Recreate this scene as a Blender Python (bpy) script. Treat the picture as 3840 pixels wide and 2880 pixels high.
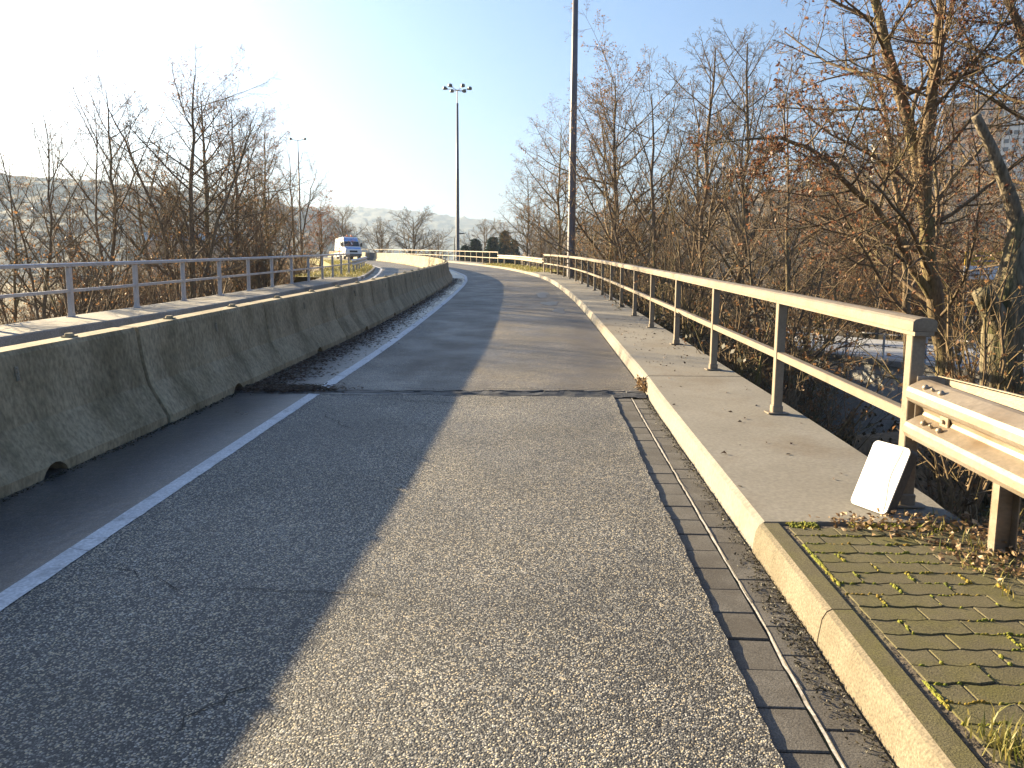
import bpy, math, random
import numpy as np
from mathutils import Vector, Matrix

for o in list(bpy.data.objects): bpy.data.objects.remove(o)
scene = bpy.context.scene
COL = scene.collection
R = math.radians
random.seed(7)
rng = np.random.default_rng(11)

# ------------------------------------------------------------------ camera
GRADE = 0.047                       # the ramp climbs at 4.7 %
cam_d = bpy.data.cameras.new('camera'); cam = bpy.data.objects.new('camera', cam_d); COL.objects.link(cam)
cam_d.sensor_width = 36.0; cam_d.lens = 26.69; cam_d.clip_start = 0.05; cam_d.clip_end = 20000
_p, _r = R(7.5), R(0.4)
_f = Vector((0, math.cos(_p), -math.sin(_p))); _x = Vector((1, 0, 0)); _u = _x.cross(_f)
_x2 = _x*math.cos(_r) + _u*math.sin(_r); _u2 = -_x*math.sin(_r) + _u*math.cos(_r)
cam.matrix_world = Matrix(((_x2.x, _u2.x, -_f.x, 0), (_x2.y, _u2.y, -_f.y, 0), (_x2.z, _u2.z, -_f.z, 1.53), (0, 0, 0, 1)))
scene.camera = cam

# ------------------------------------------------------------------ sky, sun, exposure
SUN_AZ, SUN_EL = R(55), R(16.5)     # 55 degrees left of the view, low winter sun
world = bpy.data.worlds.new('World'); scene.world = world; world.use_nodes = True
wt = world.node_tree; wt.nodes.clear()
sky = wt.nodes.new('ShaderNodeTexSky'); sky.sky_type = 'NISHITA'; sky.sun_disc = False
sky.sun_elevation = SUN_EL; sky.sun_rotation = -SUN_AZ
sky.altitude = 100; sky.air_density = 1.15; sky.dust_density = 3.4; sky.ozone_density = 6.0
bg = wt.nodes.new('ShaderNodeBackground'); bg.inputs['Strength'].default_value = 0.050
wo = wt.nodes.new('ShaderNodeOutputWorld')
wt.links.new(sky.outputs[0], bg.inputs[0]); wt.links.new(bg.outputs[0], wo.inputs[0])
sun_d = bpy.data.lights.new('sun', 'SUN'); sun_d.energy = 5.0; sun_d.angle = R(0.55); sun_d.color = (1.0, 0.79, 0.48)
sun = bpy.data.objects.new('sun', sun_d); COL.objects.link(sun)
_s = Vector((-math.sin(SUN_AZ)*math.cos(SUN_EL), math.cos(SUN_AZ)*math.cos(SUN_EL), math.sin(SUN_EL)))
sun.rotation_euler = _s.to_track_quat('Z', 'Y').to_euler(); sun.location = (-60, 40, 40)
vs = scene.view_settings; vs.view_transform = 'Standard'; vs.look = 'None'; vs.gamma = 1; vs.use_curve_mapping = False
vs.exposure = 2.5
scene.cycles.max_bounces = 8; scene.cycles.diffuse_bounces = 3; scene.cycles.glossy_bounces = 3
scene.cycles.transparent_max_bounces = 8; scene.cycles.volume_bounces = 1
scene.cycles.sample_clamp_indirect = 6

# ------------------------------------------------------------------ materials
def nn(nt, typ, **kw):
    n = nt.nodes.new(typ)
    for k, v in kw.items():
        if k in n.inputs: n.inputs[k].default_value = v
        else: setattr(n, k, v)
    return n
def c4(c): return (c[0], c[1], c[2], 1)
def base_mat(name):
    m = bpy.data.materials.new(name); m.use_nodes = True
    nt = m.node_tree; return m, nt, nt.nodes['Principled BSDF']
def coords(nt, scale=1.0, rand=True, stretch=None):
    tc = nn(nt, 'ShaderNodeTexCoord'); mp = nn(nt, 'ShaderNodeMapping')
    nt.links.new(tc.outputs['Object'], mp.inputs['Vector'])
    if rand:
        oi = nn(nt, 'ShaderNodeObjectInfo'); ml = nn(nt, 'ShaderNodeMath', operation='MULTIPLY'); ml.inputs[1].default_value = 37.0
        nt.links.new(oi.outputs['Random'], ml.inputs[0]); cb = nn(nt, 'ShaderNodeCombineXYZ')
        for i in range(3): nt.links.new(ml.outputs[0], cb.inputs[i])
        nt.links.new(cb.outputs[0], mp.inputs['Location'])
    if stretch: mp.inputs['Scale'].default_value = stretch
    return mp.outputs['Vector']
def noise(nt, vec, scale, detail=4, rough=.55):
    n = nn(nt, 'ShaderNodeTexNoise'); n.inputs['Scale'].default_value = scale; n.inputs['Detail'].default_value = detail
    n.inputs['Roughness'].default_value = rough; nt.links.new(vec, n.inputs['Vector']); return n.outputs['Fac']
def ramp(nt, fac, a, b, ca=(0,0,0), cb=(1,1,1)):
    r = nn(nt, 'ShaderNodeValToRGB'); r.color_ramp.elements[0].position = a; r.color_ramp.elements[1].position = b
    r.color_ramp.elements[0].color = c4(ca); r.color_ramp.elements[1].color = c4(cb); nt.links.new(fac, r.inputs[0]); return r.outputs[0]
def mix(nt, fac, a, b):
    n = nn(nt, 'ShaderNodeMix', data_type='RGBA')
    for s, v in ((0, fac), (6, a), (7, b)):
        if hasattr(v, 'is_output'): nt.links.new(v, n.inputs[s])
        elif s == 0: n.inputs[0].default_value = v
        else: n.inputs[s].default_value = c4(v)
    return n.outputs[2]
def bump(nt, h, strength, dist, normal=None):
    b = nn(nt, 'ShaderNodeBump'); b.inputs['Strength'].default_value = strength; b.inputs['Distance'].default_value = dist
    nt.links.new(h, b.inputs['Height'])
    if normal: nt.links.new(normal, b.inputs['Normal'])
    return b.outputs[0]
def surf(name, c1, c2, s1=3, c3=None, s3=.6, t3=(.5, .65), fine=60, fine_amt=.25, rough=.85, bs=.3, bd=.004, bscale=80, metal=0, spec=.5, stretch=None, rvar=0):
    m, nt, p = base_mat(name); v = coords(nt, stretch=stretch)
    col = mix(nt, ramp(nt, noise(nt, v, s1), .3, .7), c1, c2)
    if c3: col = mix(nt, ramp(nt, noise(nt, v, s3, 6, .62), t3[0], t3[1]), col, c3)
    if fine_amt:
        f = ramp(nt, noise(nt, v, fine, 2), .3, .7, (1-fine_amt,)*3, (1+fine_amt,)*3)
        n = nn(nt, 'ShaderNodeMix', data_type='RGBA', blend_type='MULTIPLY'); n.inputs[0].default_value = 1
        nt.links.new(col, n.inputs[6]); nt.links.new(f, n.inputs[7]); col = n.outputs[2]
    nt.links.new(col, p.inputs['Base Color'])
    p.inputs['Roughness'].default_value = rough; p.inputs['Metallic'].default_value = metal; p.inputs['Specular IOR Level'].default_value = spec
    if rvar:
        r = ramp(nt, noise(nt, v, s1*1.7), .35, .65, (rough-rvar,)*3, (min(1, rough+rvar),)*3); nt.links.new(r, p.inputs['Roughness'])
    if bs: nt.links.new(bump(nt, noise(nt, v, bscale, 3), bs, bd), p.inputs['Normal'])
    return m
def asphalt(name, scale, binder, st_a, st_b, bs, bd, rough, stain=None, dens=.5, rlo=None):
    m, nt, p = base_mat(name); v = coords(nt, rand=False)
    wv = nn(nt, 'ShaderNodeTexVoronoi'); wv.inputs['Scale'].default_value = scale; wv.inputs['Randomness'].default_value = 1
    nt.links.new(v, wv.inputs['Vector'])
    sep = nn(nt, 'ShaderNodeSeparateColor'); nt.links.new(wv.outputs['Color'], sep.inputs[0])
    pw = nn(nt, 'ShaderNodeMath', operation='POWER'); nt.links.new(sep.outputs[0], pw.inputs[0]); pw.inputs[1].default_value = 4.0
    stone = mix(nt, pw.outputs[0], st_a, st_b)
    warm = mix(nt, ramp(nt, sep.outputs[1], .86, .88), stone, (st_b[0]*1.1, st_b[1]*.97, st_b[2]*.75))
    mask = ramp(nt, wv.outputs['Distance'], dens-.12, dens+.12, (1,1,1), (0,0,0))
    col = mix(nt, mask, binder, warm)
    big = ramp(nt, noise(nt, v, .7, 8, .66), .3, .72, (.6,)*3, (1.35,)*3)
    n = nn(nt, 'ShaderNodeMix', data_type='RGBA', blend_type='MULTIPLY'); n.inputs[0].default_value = 1
    nt.links.new(col, n.inputs[6]); nt.links.new(big, n.inputs[7]); col = n.outputs[2]
    gr_ = ramp(nt, noise(nt, v, 22, 4, .7), .3, .7, (.78,)*3, (1.24,)*3); n2 = nn(nt, 'ShaderNodeMix', data_type='RGBA', blend_type='MULTIPLY'); n2.inputs[0].default_value = 1
    nt.links.new(col, n2.inputs[6]); nt.links.new(gr_, n2.inputs[7]); col = n2.outputs[2]
    if stain: col = mix(nt, ramp(nt, noise(nt, coords(nt, rand=False, stretch=(1, .22, 1)), 1.1, 6, .6), .45, .68), col, stain)
    nt.links.new(col, p.inputs['Base Color'])
    rr = ramp(nt, noise(nt, v, 1.3, 5), .35, .7, ((rlo or rough-.1),)*3, (rough,)*3); nt.links.new(rr, p.inputs['Roughness'])
    inv = nn(nt, 'ShaderNodeMath', operation='SUBTRACT'); inv.inputs[0].default_value = 1; nt.links.new(wv.outputs['Distance'], inv.inputs[1])
    b1 = bump(nt, inv.outputs[0], bs, bd)
    b2 = bump(nt, noise(nt, v, 14, 5, .6), .35, .012, b1)
    nt.links.new(b2, p.inputs['Normal']); return m
M = {}
M['asphalt_old'] = asphalt('coarse worn asphalt', 150, (.022, .022, .022), (.026, .026, .026), (.40, .385, .34), .8, .0035, .72, dens=.70, rlo=.58)
M['asphalt_new'] = asphalt('finer asphalt', 150, (.036, .034, .031), (.04, .037, .033), (.30, .275, .235), .6, .0032, .74, stain=(.07, .058, .044), dens=.72, rlo=.50)
M['asphalt_side'] = asphalt('smooth shoulder asphalt', 150, (.045, .045, .048), (.05, .05, .053), (.13, .13, .135), .2, .0015, .42, dens=.75, rlo=.27)
M['tar'] = surf('joint tar', (.02, .02, .02), (.05, .048, .045), 20, fine=160, rough=.6, bs=.8, bd=.01, bscale=60)
M['crack'] = surf('crack filth', (.008, .008, .007), (.02, .018, .016), 20, bs=0)
M['paint'] = surf('road paint', (.46, .46, .47), (.56, .56, .57), 6, (.25, .25, .25), 9, (.55, .75), rough=.6, bs=.4, bd=.003, bscale=120)
M['barrier'] = surf('barrier concrete', (.25, .205, .125), (.33, .275, .18), 2.2, (.14, .112, .062), 2.0, (.44, .70), fine=30, fine_amt=.3, rough=.9, bs=.3, bd=.005, bscale=40, stretch=(1.2, 1.2, .65))
M['barrier_dark'] = surf('dark barrier concrete', (.07, .068, .06), (.11, .105, .09), 2.2, fine=26, rough=.9)  # barrier concrete in a darker grey, used for one far block
M['slab'] = surf('cap concrete', (.165, .152, .128), (.20, .187, .16), 1.6, (.145, .122, .093), 1.1, (.52, .7), fine=40, fine_amt=.16, rough=.85, bs=.3, bd=.003, bscale=60)
M['slab_left'] = surf('left cap concrete', (.22, .205, .18), (.27, .255, .225), 1.6, (.17, .15, .12), 1.1, (.5, .7), fine=40, rough=.85)
M['kerb'] = surf('kerb concrete', (.22, .19, .138), (.28, .245, .185), 5, (.16, .135, .10), 2.3, (.5, .7), fine=50, fine_amt=.22, rough=.88, bs=.4, bd=.004)
M['kerb_mossy'] = surf('kerb stone', (.13, .108, .073), (.175, .148, .105), 5, (.092, .08, .048), 1.7, (.5, .72), fine=110, fine_amt=.35, rough=.92, bs=.6, bd=.004, bscale=120)
M['gutter'] = surf('gutter slab', (.075, .070, .062), (.11, .102, .09), 7, (.06, .053, .044), 2.3, (.45, .65), fine=140, fine_amt=.4, rough=.8, bs=.6, bd=.003, bscale=150)
M['mortar'] = surf('mortar', (.38, .36, .32), (.5, .47, .42), 8, (.16, .14, .11), 6, (.55, .65), rough=.9)
M['paver'] = surf('mossy paver', (.075, .065, .032), (.10, .087, .047), 9, (.088, .08, .02), 3.2, (.44, .68), fine=170, fine_amt=.45, rough=.92, bs=.7, bd=.003, bscale=170)
M['moss'] = surf('moss', (.10, .12, .012), (.20, .20, .018), 12, (.24, .15, .02), 5, (.5, .64), fine=200, fine_amt=.5, rough=.95, bs=.8, bd=.01, bscale=150)
M['soil'] = surf('soil', (.05, .04, .028), (.10, .08, .055), 6, (.09, .085, .03), 1.2, (.5, .7), fine=60, fine_amt=.4, rough=.95, bs=.9, bd=.03, bscale=25)
M['rail_warm'] = surf('galvanised rail', (.18, .15, .112), (.225, .19, .146), 5, (.135, .10, .068), 2, (.55, .7), fine=70, fine_amt=.12, rough=.55, metal=.35, bs=.1)
M['rail_cool'] = surf('galvanised rail cool', (.36, .36, .38), (.45, .45, .47), 5, (.29, .28, .28), 2, (.55, .7), fine=70, fine_amt=.12, rough=.5, metal=.35, bs=.1)
M['guard'] = surf('galvanised guard rail', (.24, .20, .155), (.30, .255, .20), 4, (.20, .15, .10), 2.5, (.5, .68), fine=40, fine_amt=.15, rough=.5, metal=.45, bs=.15, stretch=(1, 1, 2))
M['mast'] = surf('mast paint', (.085, .08, .095), (.13, .125, .14), 3, fine=60, fine_amt=.15, rough=.5, metal=.2, bs=.1)
M['lampbox'] = surf('lamp housing', (.09, .09, .085), (.13, .13, .12), 4, rough=.5, metal=.2, bs=0)
M['lampglass'] = surf('lamp glass', (.1, .1, .12), (.16, .16, .18), 4, rough=.15, bs=0)
M['wall'] = surf('retaining wall', (.36, .36, .35), (.48, .48, .47), 1.2, (.24, .24, .22), .8, (.5, .7), fine=20, rough=.9)
M['conc_road'] = surf('lower road', (.26, .27, .29), (.33, .34, .36), .8, fine=20, rough=.7)
M['grass'] = surf('verge grass', (.14, .13, .025), (.24, .20, .05), 30, (.09, .07, .03), 4, (.5, .7), rough=.9, bs=.5)
M['sign_white'] = surf('glossy white sheet', (.80, .80, .80), (.84, .84, .84), 3, fine_amt=.02, rough=.22, bs=.25, bd=.02, bscale=3)
M['sign_dark'] = surf('dark box edge', (.045, .04, .036), (.07, .062, .055), 5, rough=.6, bs=.1)
M['sign_yellow'] = surf('sign yellow', (.62, .36, .02), (.66, .40, .03), 5, fine_amt=.03, rough=.5, bs=0)
M['sign_plain'] = surf('sign white', (.66, .68, .72), (.7, .72, .76), 5, fine_amt=.03, rough=.5, bs=0)
M['sign_ink'] = surf('sign ink', (.12, .13, .18), (.15, .16, .2), 5, bs=0)
M['van_white'] = surf('van white paint', (.78, .78, .77), (.8, .8, .8), 3, fine_amt=.02, rough=.25, bs=0)
M['van_blue'] = surf('van blue panel', (.20, .36, .70), (.22, .38, .72), 3, fine_amt=.02, rough=.25, bs=0)
M['van_glass'] = surf('van glass', (.02, .03, .045), (.03, .04, .06), 3, rough=.06, bs=0)
M['rubber'] = surf('rubber', (.02, .02, .02), (.03, .03, .03), 3, rough=.8, bs=0)
M['orange'] = surf('orange plastic', (.85, .17, .02), (.9, .2, .03), 3, rough=.3, bs=0)
M['lampclear'] = surf('headlight', (.7, .7, .68), (.8, .8, .8), 3, rough=.1, bs=0)
M['hill_far'] = surf('far wooded hill', (.05, .05, .044), (.068, .064, .052), .02, (.075, .072, .05), .006, (.5, .62), fine=.12, fine_amt=.3, rough=1, bs=0)
M['hill_near'] = surf('wooded hill', (.10, .07, .038), (.15, .105, .058), .03, (.075, .066, .035), .012, (.5, .62), fine=.2, fine_amt=.5, rough=1, bs=0)
M['meadow'] = surf('valley ground', (.075, .055, .032), (.12, .09, .055), .4, (.06, .055, .025), .05, (.48, .6), fine=9, fine_amt=.4, rough=1, bs=.5, bd=.05, bscale=3)
M['facade_white'] = surf('facade white', (.62, .58, .52), (.68, .64, .58), .2, rough=.9, bs=0)
M['facade_tan'] = surf('facade tan', (.42, .30, .20), (.48, .34, .23), .2, rough=.9, bs=0)
M['facade_stripe'] = surf('facade ochre', (.45, .24, .10), (.5, .27, .12), .2, rough=.9, bs=0)
M['window'] = surf('window glass', (.05, .06, .08), (.08, .09, .11), .4, rough=.15, bs=0)
M['roof_blue'] = surf('pale blue metal roof', (.30, .42, .52), (.36, .48, .58), .3, rough=.5, bs=0)
M['bark'] = surf('mossy bark', (.115, .08, .045), (.175, .125, .07), 4, (.13, .115, .035), 1.5, (.5, .68), fine=45, fine_amt=.4, rough=.95, bs=.9, bd=.02, bscale=22, stretch=(1, 1, .3))
M['bark_grey'] = surf('brown bark', (.105, .074, .045), (.165, .118, .074), 4, (.12, .10, .045), 1.5, (.52, .7), fine=45, fine_amt=.3, rough=.95, bs=.8, bd=.02, bscale=22, stretch=(1, 1, .3))
M['bark_old'] = surf('furrowed pale bark', (.115, .09, .06), (.19, .155, .11), 5, (.065, .065, .02), 1.1, (.5, .66), fine=30, fine_amt=.5, rough=.95, bs=1, bd=.05, bscale=14, stretch=(1, 1, .22))
M['cut_wood'] = surf('sawn wood', (.16, .125, .085), (.26, .21, .15), 9, rough=.9)
def leafmat(name, a, b, tr=.45):
    m, nt, p = base_mat(name); g = nn(nt, 'ShaderNodeNewGeometry')
    col = mix(nt, g.outputs['Random Per Island'], a, b); nt.links.new(col, p.inputs['Base Color']); p.inputs['Roughness'].default_value = .55
    t = nn(nt, 'ShaderNodeBsdfTranslucent'); nt.links.new(col, t.inputs[0]); s = nn(nt, 'ShaderNodeMixShader'); s.inputs[0].default_value = tr
    nt.links.new(p.outputs[0], s.inputs[1]); nt.links.new(t.outputs[0], s.inputs[2]); nt.links.new(s.outputs[0], nt.nodes['Material Output'].inputs[0]); return m
M['leaf'] = leafmat('withered leaf', (.16, .075, .03), (.34, .19, .085))
M['leaf_red'] = leafmat('dry red brown leaf', (.13, .055, .03), (.26, .125, .065))
M['litter'] = leafmat('fallen leaf', (.10, .055, .025), (.34, .23, .12), .2)
M['blade'] = leafmat('grass blade', (.10, .12, .02), (.34, .28, .09), .35)
M['needle'] = leafmat('conifer needle', (.018, .035, .018), (.035, .06, .028), .1)
M['mould'] = leafmat('leaf mould', (.035, .022, .014), (.11, .065, .038), .1)
M['ivy'] = leafmat('ivy leaf', (.018, .02, .008), (.05, .038, .018), .1)
def water():
    m, nt, p = base_mat('puddle water'); p.inputs['Base Color'].default_value = (.03, .03, .032, 1); p.inputs['Roughness'].default_value = .3
    v = coords(nt); nt.links.new(bump(nt, noise(nt, v, 30), .08, .003), p.inputs['Normal']); return m
M['puddle'] = water()

# ------------------------------------------------------------------ object helpers
LABELS = {}
def tag(o, label=None, cat=None, group=None, kind=None):
    if label:
        assert label not in LABELS or (group and LABELS[label] == group), label
        LABELS[label] = group; o['label'] = label
    if cat: o['category'] = cat
    if group: o['group'] = group
    if kind: o['kind'] = kind
    return o
def empty(name, loc=(0, 0, 0)):
    o = bpy.data.objects.new(name, None); o.empty_display_size = .2; COL.objects.link(o); o.location = loc; return o
def thing(name, label, cat, loc, group=None):
    return tag(empty(name, loc), label, cat, group)
def link(name, me, mat, parent=None, loc=None):
    if mat and not me.materials: me.materials.append(M[mat])
    o = bpy.data.objects.new(name, me); COL.objects.link(o)
    if parent: o.parent = parent
    if loc is not None: o.location = loc
    return o
def mesh_np(name, V, F, smooth=False):
    """V (n,3); F list of int arrays of equal-width faces"""
    me = bpy.data.meshes.new(name); V = np.asarray(V, np.float32)
    F = [np.asarray(f, np.int32) for f in (F if isinstance(F, list) else [F]) if len(f)]
    me.vertices.add(len(V)); me.vertices.foreach_set('co', V.ravel())
    nl = sum(f.size for f in F); npoly = sum(len(f) for f in F)
    me.loops.add(nl); me.polygons.add(npoly)
    me.loops.foreach_set('vertex_index', np.concatenate([f.ravel() for f in F]))
    tot = np.concatenate([np.full(len(f), f.shape[1], np.int32) for f in F])
    me.polygons.foreach_set('loop_start', np.concatenate(([0], np.cumsum(tot)[:-1])).astype(np.int32))
    me.polygons.foreach_set('loop_total', tot)
    me.polygons.foreach_set('use_smooth', np.full(npoly, bool(smooth)))
    me.update(calc_edges=True); return me
class MB:
    def __init__(s): s.v = []; s.f = []
    def add(s, vs, fs):
        k = len(s.v); s.v += [tuple(v) for v in vs]; s.f += [tuple(i+k for i in f) for f in fs]; return s
    def box(s, c, d, rz=0, bev=0, rx=0, ry=0):
        hx, hy, hz = d[0]/2, d[1]/2, d[2]/2
        m = Matrix.Rotation(rz, 3, 'Z') @ Matrix.Rotation(ry, 3, 'Y') @ Matrix.Rotation(rx, 3, 'X'); c = Vector(c)
        if not bev:
            vs = [(x, y, z) for z in (-hz, hz) for x, y in ((-hx, -hy), (hx, -hy), (hx, hy), (-hx, hy))]
            fs = [(3, 2, 1, 0), (4, 5, 6, 7)] + [(i, (i+1) % 4, 4+(i+1) % 4, 4+i) for i in range(4)]
        else:
            def ring(i, z): return [(-hx+i, -hy, z), (hx-i, -hy, z), (hx, -hy+i, z), (hx, hy-i, z), (hx-i, hy, z), (-hx+i, hy, z), (-hx, hy-i, z), (-hx, -hy+i, z)]
            def ring2(z): return [(-hx+bev, -hy+bev, z)]*0 + [(-hx+bev*1.3, -hy+bev, z), (hx-bev*1.3, -hy+bev, z), (hx-bev, -hy+bev*1.3, z), (hx-bev, hy-bev*1.3, z), (hx-bev*1.3, hy-bev, z), (-hx+bev*1.3, hy-bev, z), (-hx+bev, hy-bev*1.3, z), (-hx+bev, -hy+bev*1.3, z)]
            vs = ring2(-hz) + ring(bev, -hz+bev) + ring(bev, hz-bev) + ring2(hz)
            fs = [tuple(range(7, -1, -1)), tuple(range(24, 32))]
            for k in range(3): fs += [(k*8+i, k*8+(i+1) % 8, k*8+8+(i+1) % 8, k*8+8+i) for i in range(8)]
        return s.add([m @ Vector(v) + c for v in vs], fs)
    def tube(s, pts, rad, n=8, cap=True):
        pts = [Vector(p) for p in pts]; rad = rad if hasattr(rad, '__len__') else [rad]*len(pts); vs = []; fs = []
        for i, p in enumerate(pts):
            t = (pts[min(i+1, len(pts)-1)] - pts[max(i-1, 0)]).normalized(); a = Vector((0, 0, 1)) if abs(t.z) < .9 else Vector((1, 0, 0))
            u = t.cross(a).normalized(); w = t.cross(u)
            vs += [p + (u*math.cos(2*math.pi*k/n) + w*math.sin(2*math.pi*k/n))*rad[i] for k in range(n)]
        for i in range(len(pts)-1): fs += [(i*n+k, i*n+(k+1) % n, (i+1)*n+(k+1) % n, (i+1)*n+k) for k in range(n)]
        if cap: fs += [tuple(range(n-1, -1, -1)), tuple((len(pts)-1)*n+k for k in range(n))]
        return s.add(vs, fs)
    def sweep(s, prof, path, closed=True, cap=True):
        """prof [(offset to the right of the path, height)], path [(x,y,z)] in plan"""
        n = len(prof); vs = []; fs = []; P = [Vector(p) for p in path]
        for i, p in enumerate(P):
            t = P[min(i+1, len(P)-1)] - P[max(i-1, 0)]; r = Vector((t.y, -t.x, 0)).normalized()
            vs += [p + r*a + Vector((0, 0, b)) for a, b in prof]
        m = n if closed else n-1
        for i in range(len(P)-1): fs += [(i*n+k, (i+1)*n+k, (i+1)*n+(k+1) % n, i*n+(k+1) % n) for k in range(m)]
        if cap and closed: fs += [tuple(range(n)), tuple((len(P)-1)*n+k for k in range(n-1, -1, -1))]
        return s.add(vs, fs)
    def prism(s, poly, z0, z1): # poly in xy
        n = len(poly); vs = [(x, y, z0) for x, y in poly] + [(x, y, z1) for x, y in poly]
        return s.add(vs, [tuple(range(n-1, -1, -1)), tuple(range(n, 2*n))] + [(i, (i+1) % n, n+(i+1) % n, n+i) for i in range(n)])
    def mesh(s, name, smooth=False):
        me = bpy.data.meshes.new(name); me.from_pydata(s.v, [], s.f)
        if smooth: me.polygons.foreach_set('use_smooth', [True]*len(me.polygons))
        me.update(); return me
    def build(s, name, mat, parent=None, smooth=False):
        if parent is not None:
            b = parent.location
            p = parent.parent
            while p is not None: b = b + p.location; p = p.parent
            s.v = [(v[0]-b[0], v[1]-b[1], v[2]-b[2]) for v in s.v]
        return link(name, s.mesh(name, smooth), mat, parent)

# ------------------------------------------------------------------ plan curves of the ramp
def catmull(pts, step=.5):
    P = [np.array(p, float) for p in pts]; P = [2*P[0]-P[1]] + P + [2*P[-1]-P[-2]]; out = []
    for i in range(1, len(P)-2):
        n = max(2, int(np.linalg.norm(P[i+1]-P[i])/step))
        for k in range(n):
            t = k/n; a, b, c, d = P[i-1:i+3]
            out.append(.5*((2*b) + (c-a)*t + (2*a-5*b+4*c-d)*t*t + (3*b-a-3*c+d)*t**3))
    out.append(P[-2]); return np.array(out)
class Curve:
    def __init__(s, pts):
        s.p = catmull(pts, .25); d = np.linalg.norm(np.diff(s.p, axis=0), axis=1); s.s = np.concatenate(([0], np.cumsum(d))); s.L = s.s[-1]
    def at(s, t): return np.array([np.interp(t, s.s, s.p[:, 0]), np.interp(t, s.s, s.p[:, 1])])
    def dir(s, t): d = s.at(t+.2)-s.at(t-.2); return d/np.linalg.norm(d)
    def right(s, t): d = s.dir(t); return np.array([d[1], -d[0]])
    def off(s, t, o): return s.at(t) + s.right(t)*o
    def s_at_y(s, y): return float(np.interp(y, s.p[:, 1], s.s))
    def x(s, y): return np.interp(y, s.p[:, 1], s.p[:, 0])
    def range(s, y0, y1, step=.5):
        a, b = s.s_at_y(y0), s.s_at_y(y1); return np.linspace(a, b, max(2, int((b-a)/step)+1))
def zr(y): return GRADE*np.clip(y, -25, 112)
def W(x, y, h=0): return (float(x), float(y), float(h + zr(y)))
BAR = Curve([(-3.75, -9), (-3.62, -3), (-3.50, 1), (-3.41, 4.4), (-3.28, 6.5), (-3.17, 9.6), (-3.06, 12.2), (-2.97, 15.3), (-2.92, 20), (-2.93, 28), (-3.10, 35), (-3.88, 43), (-5.9, 54.4), (-8.4, 64.5), (-11.5, 75), (-14.6, 84), (-19.5, 96), (-27, 112)])
LINE = Curve([(-2.42, -9), (-2.25, 0), (-2.2, 3.1), (-2.06, 8), (-1.97, 11), (-1.92, 15), (-1.9, 20), (-1.92, 24.4), (-2.03, 31.8), (-2.29, 37.5), (-2.88, 43.75), (-4.75, 54.6), (-7.2, 64.8), (-10.3, 75.4), (-13.4, 84.5), (-18.3, 96.5), (-26, 112.6)])
KERB = Curve([(0.95, -9), (1.06, -2), (1.17, 2.1), (1.21, 2.84), (1.245, 3.76), (1.28, 4.64), (1.38, 7.16), (1.44, 8.37), (1.51, 10.5), (1.67, 16), (1.78, 22.4), (1.76, 30), (1.56, 36.8), (1.02, 43.5), (-.25, 52.8), (-1.7, 60), (-4.3, 70), (-7.2, 80), (-11.2, 91), (-16.5, 102), (-23, 114)])
RAIL = Curve([(2.16, 4.06), (2.26, 6.36), (2.33, 8.71), (2.40, 11.03), (2.46, 13.43), (2.53, 15.73), (2.59, 18.37), (2.65, 20.85), (2.70, 25), (2.70, 30), (2.56, 35), (2.26, 40), (1.81, 44)])
GUARD2 = Curve([(1.78, 44.3), (1.42, 48.4), (.92, 53.3), (.2, 58.6), (-.6, 62), (-1.18, 64.1)])
RAIL2 = Curve([(-1.2, 64.2), (-2.45, 68), (-3.75, 72.5), (-5.1, 77), (-6.6, 81.6), (-8.2, 85.8), (-11.6, 93.5), (-16, 102), (-22, 112)])
LKERB = Curve([(-8.9, -9), (-8.3, 2), (-7.72, 11), (-7.42, 14.5), (-7.18, 17.5), (-7.02, 22), (-6.98, 29), (-7.05, 35), (-7.7, 41), (-8.8, 48.6), (-10.0, 55.4), (-12.7, 65.5), (-16.0, 76.5), (-19.2, 85.5), (-24, 97), (-31, 112)])
LRAIL = Curve([(-9.6, 1), (-9.2, 6), (-8.75, 12), (-8.52, 14.9), (-8.36, 17), (-8.27, 19.2), (-8.21, 21.5), (-8.17, 23.8), (-8.13, 28), (-8.1, 32), (-8.2, 35), (-8.42, 39.5)])
LGUARD = Curve([(-8.5, 40.2), (-9.0, 44.5), (-9.75, 49.8), (-10.4, 54.4), (-11.4, 58.6)])

# ------------------------------------------------------------------ terrain
def sstep(a, b, x): t = np.clip((x-a)/(b-a), 0, 1); return t*t*(3-2*t)
def vnoise(x, y, s, seed=0):
    x = np.asarray(x, float)*s; y = np.asarray(y, float)*s; xi = np.floor(x); yi = np.floor(y); fx = x-xi; fy = y-yi
    fx = fx*fx*(3-2*fx); fy = fy*fy*(3-2*fy)
    def h(a, b): v = np.sin(a*127.1+b*311.7+seed*74.7)*43758.5453; return v-np.floor(v)
    return (h(xi, yi)*(1-fx)+h(xi+1, yi)*fx)*(1-fy) + (h(xi, yi+1)*(1-fx)+h(xi+1, yi+1)*fx)*fy
WALL_A, WALL_B = np.array([13.0, 37.0]), np.array([18.2, 21.0])
_wd = (WALL_B-WALL_A)/np.linalg.norm(WALL_B-WALL_A); _wn = np.array([-_wd[1], _wd[0]])   # away from the ramp
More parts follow.
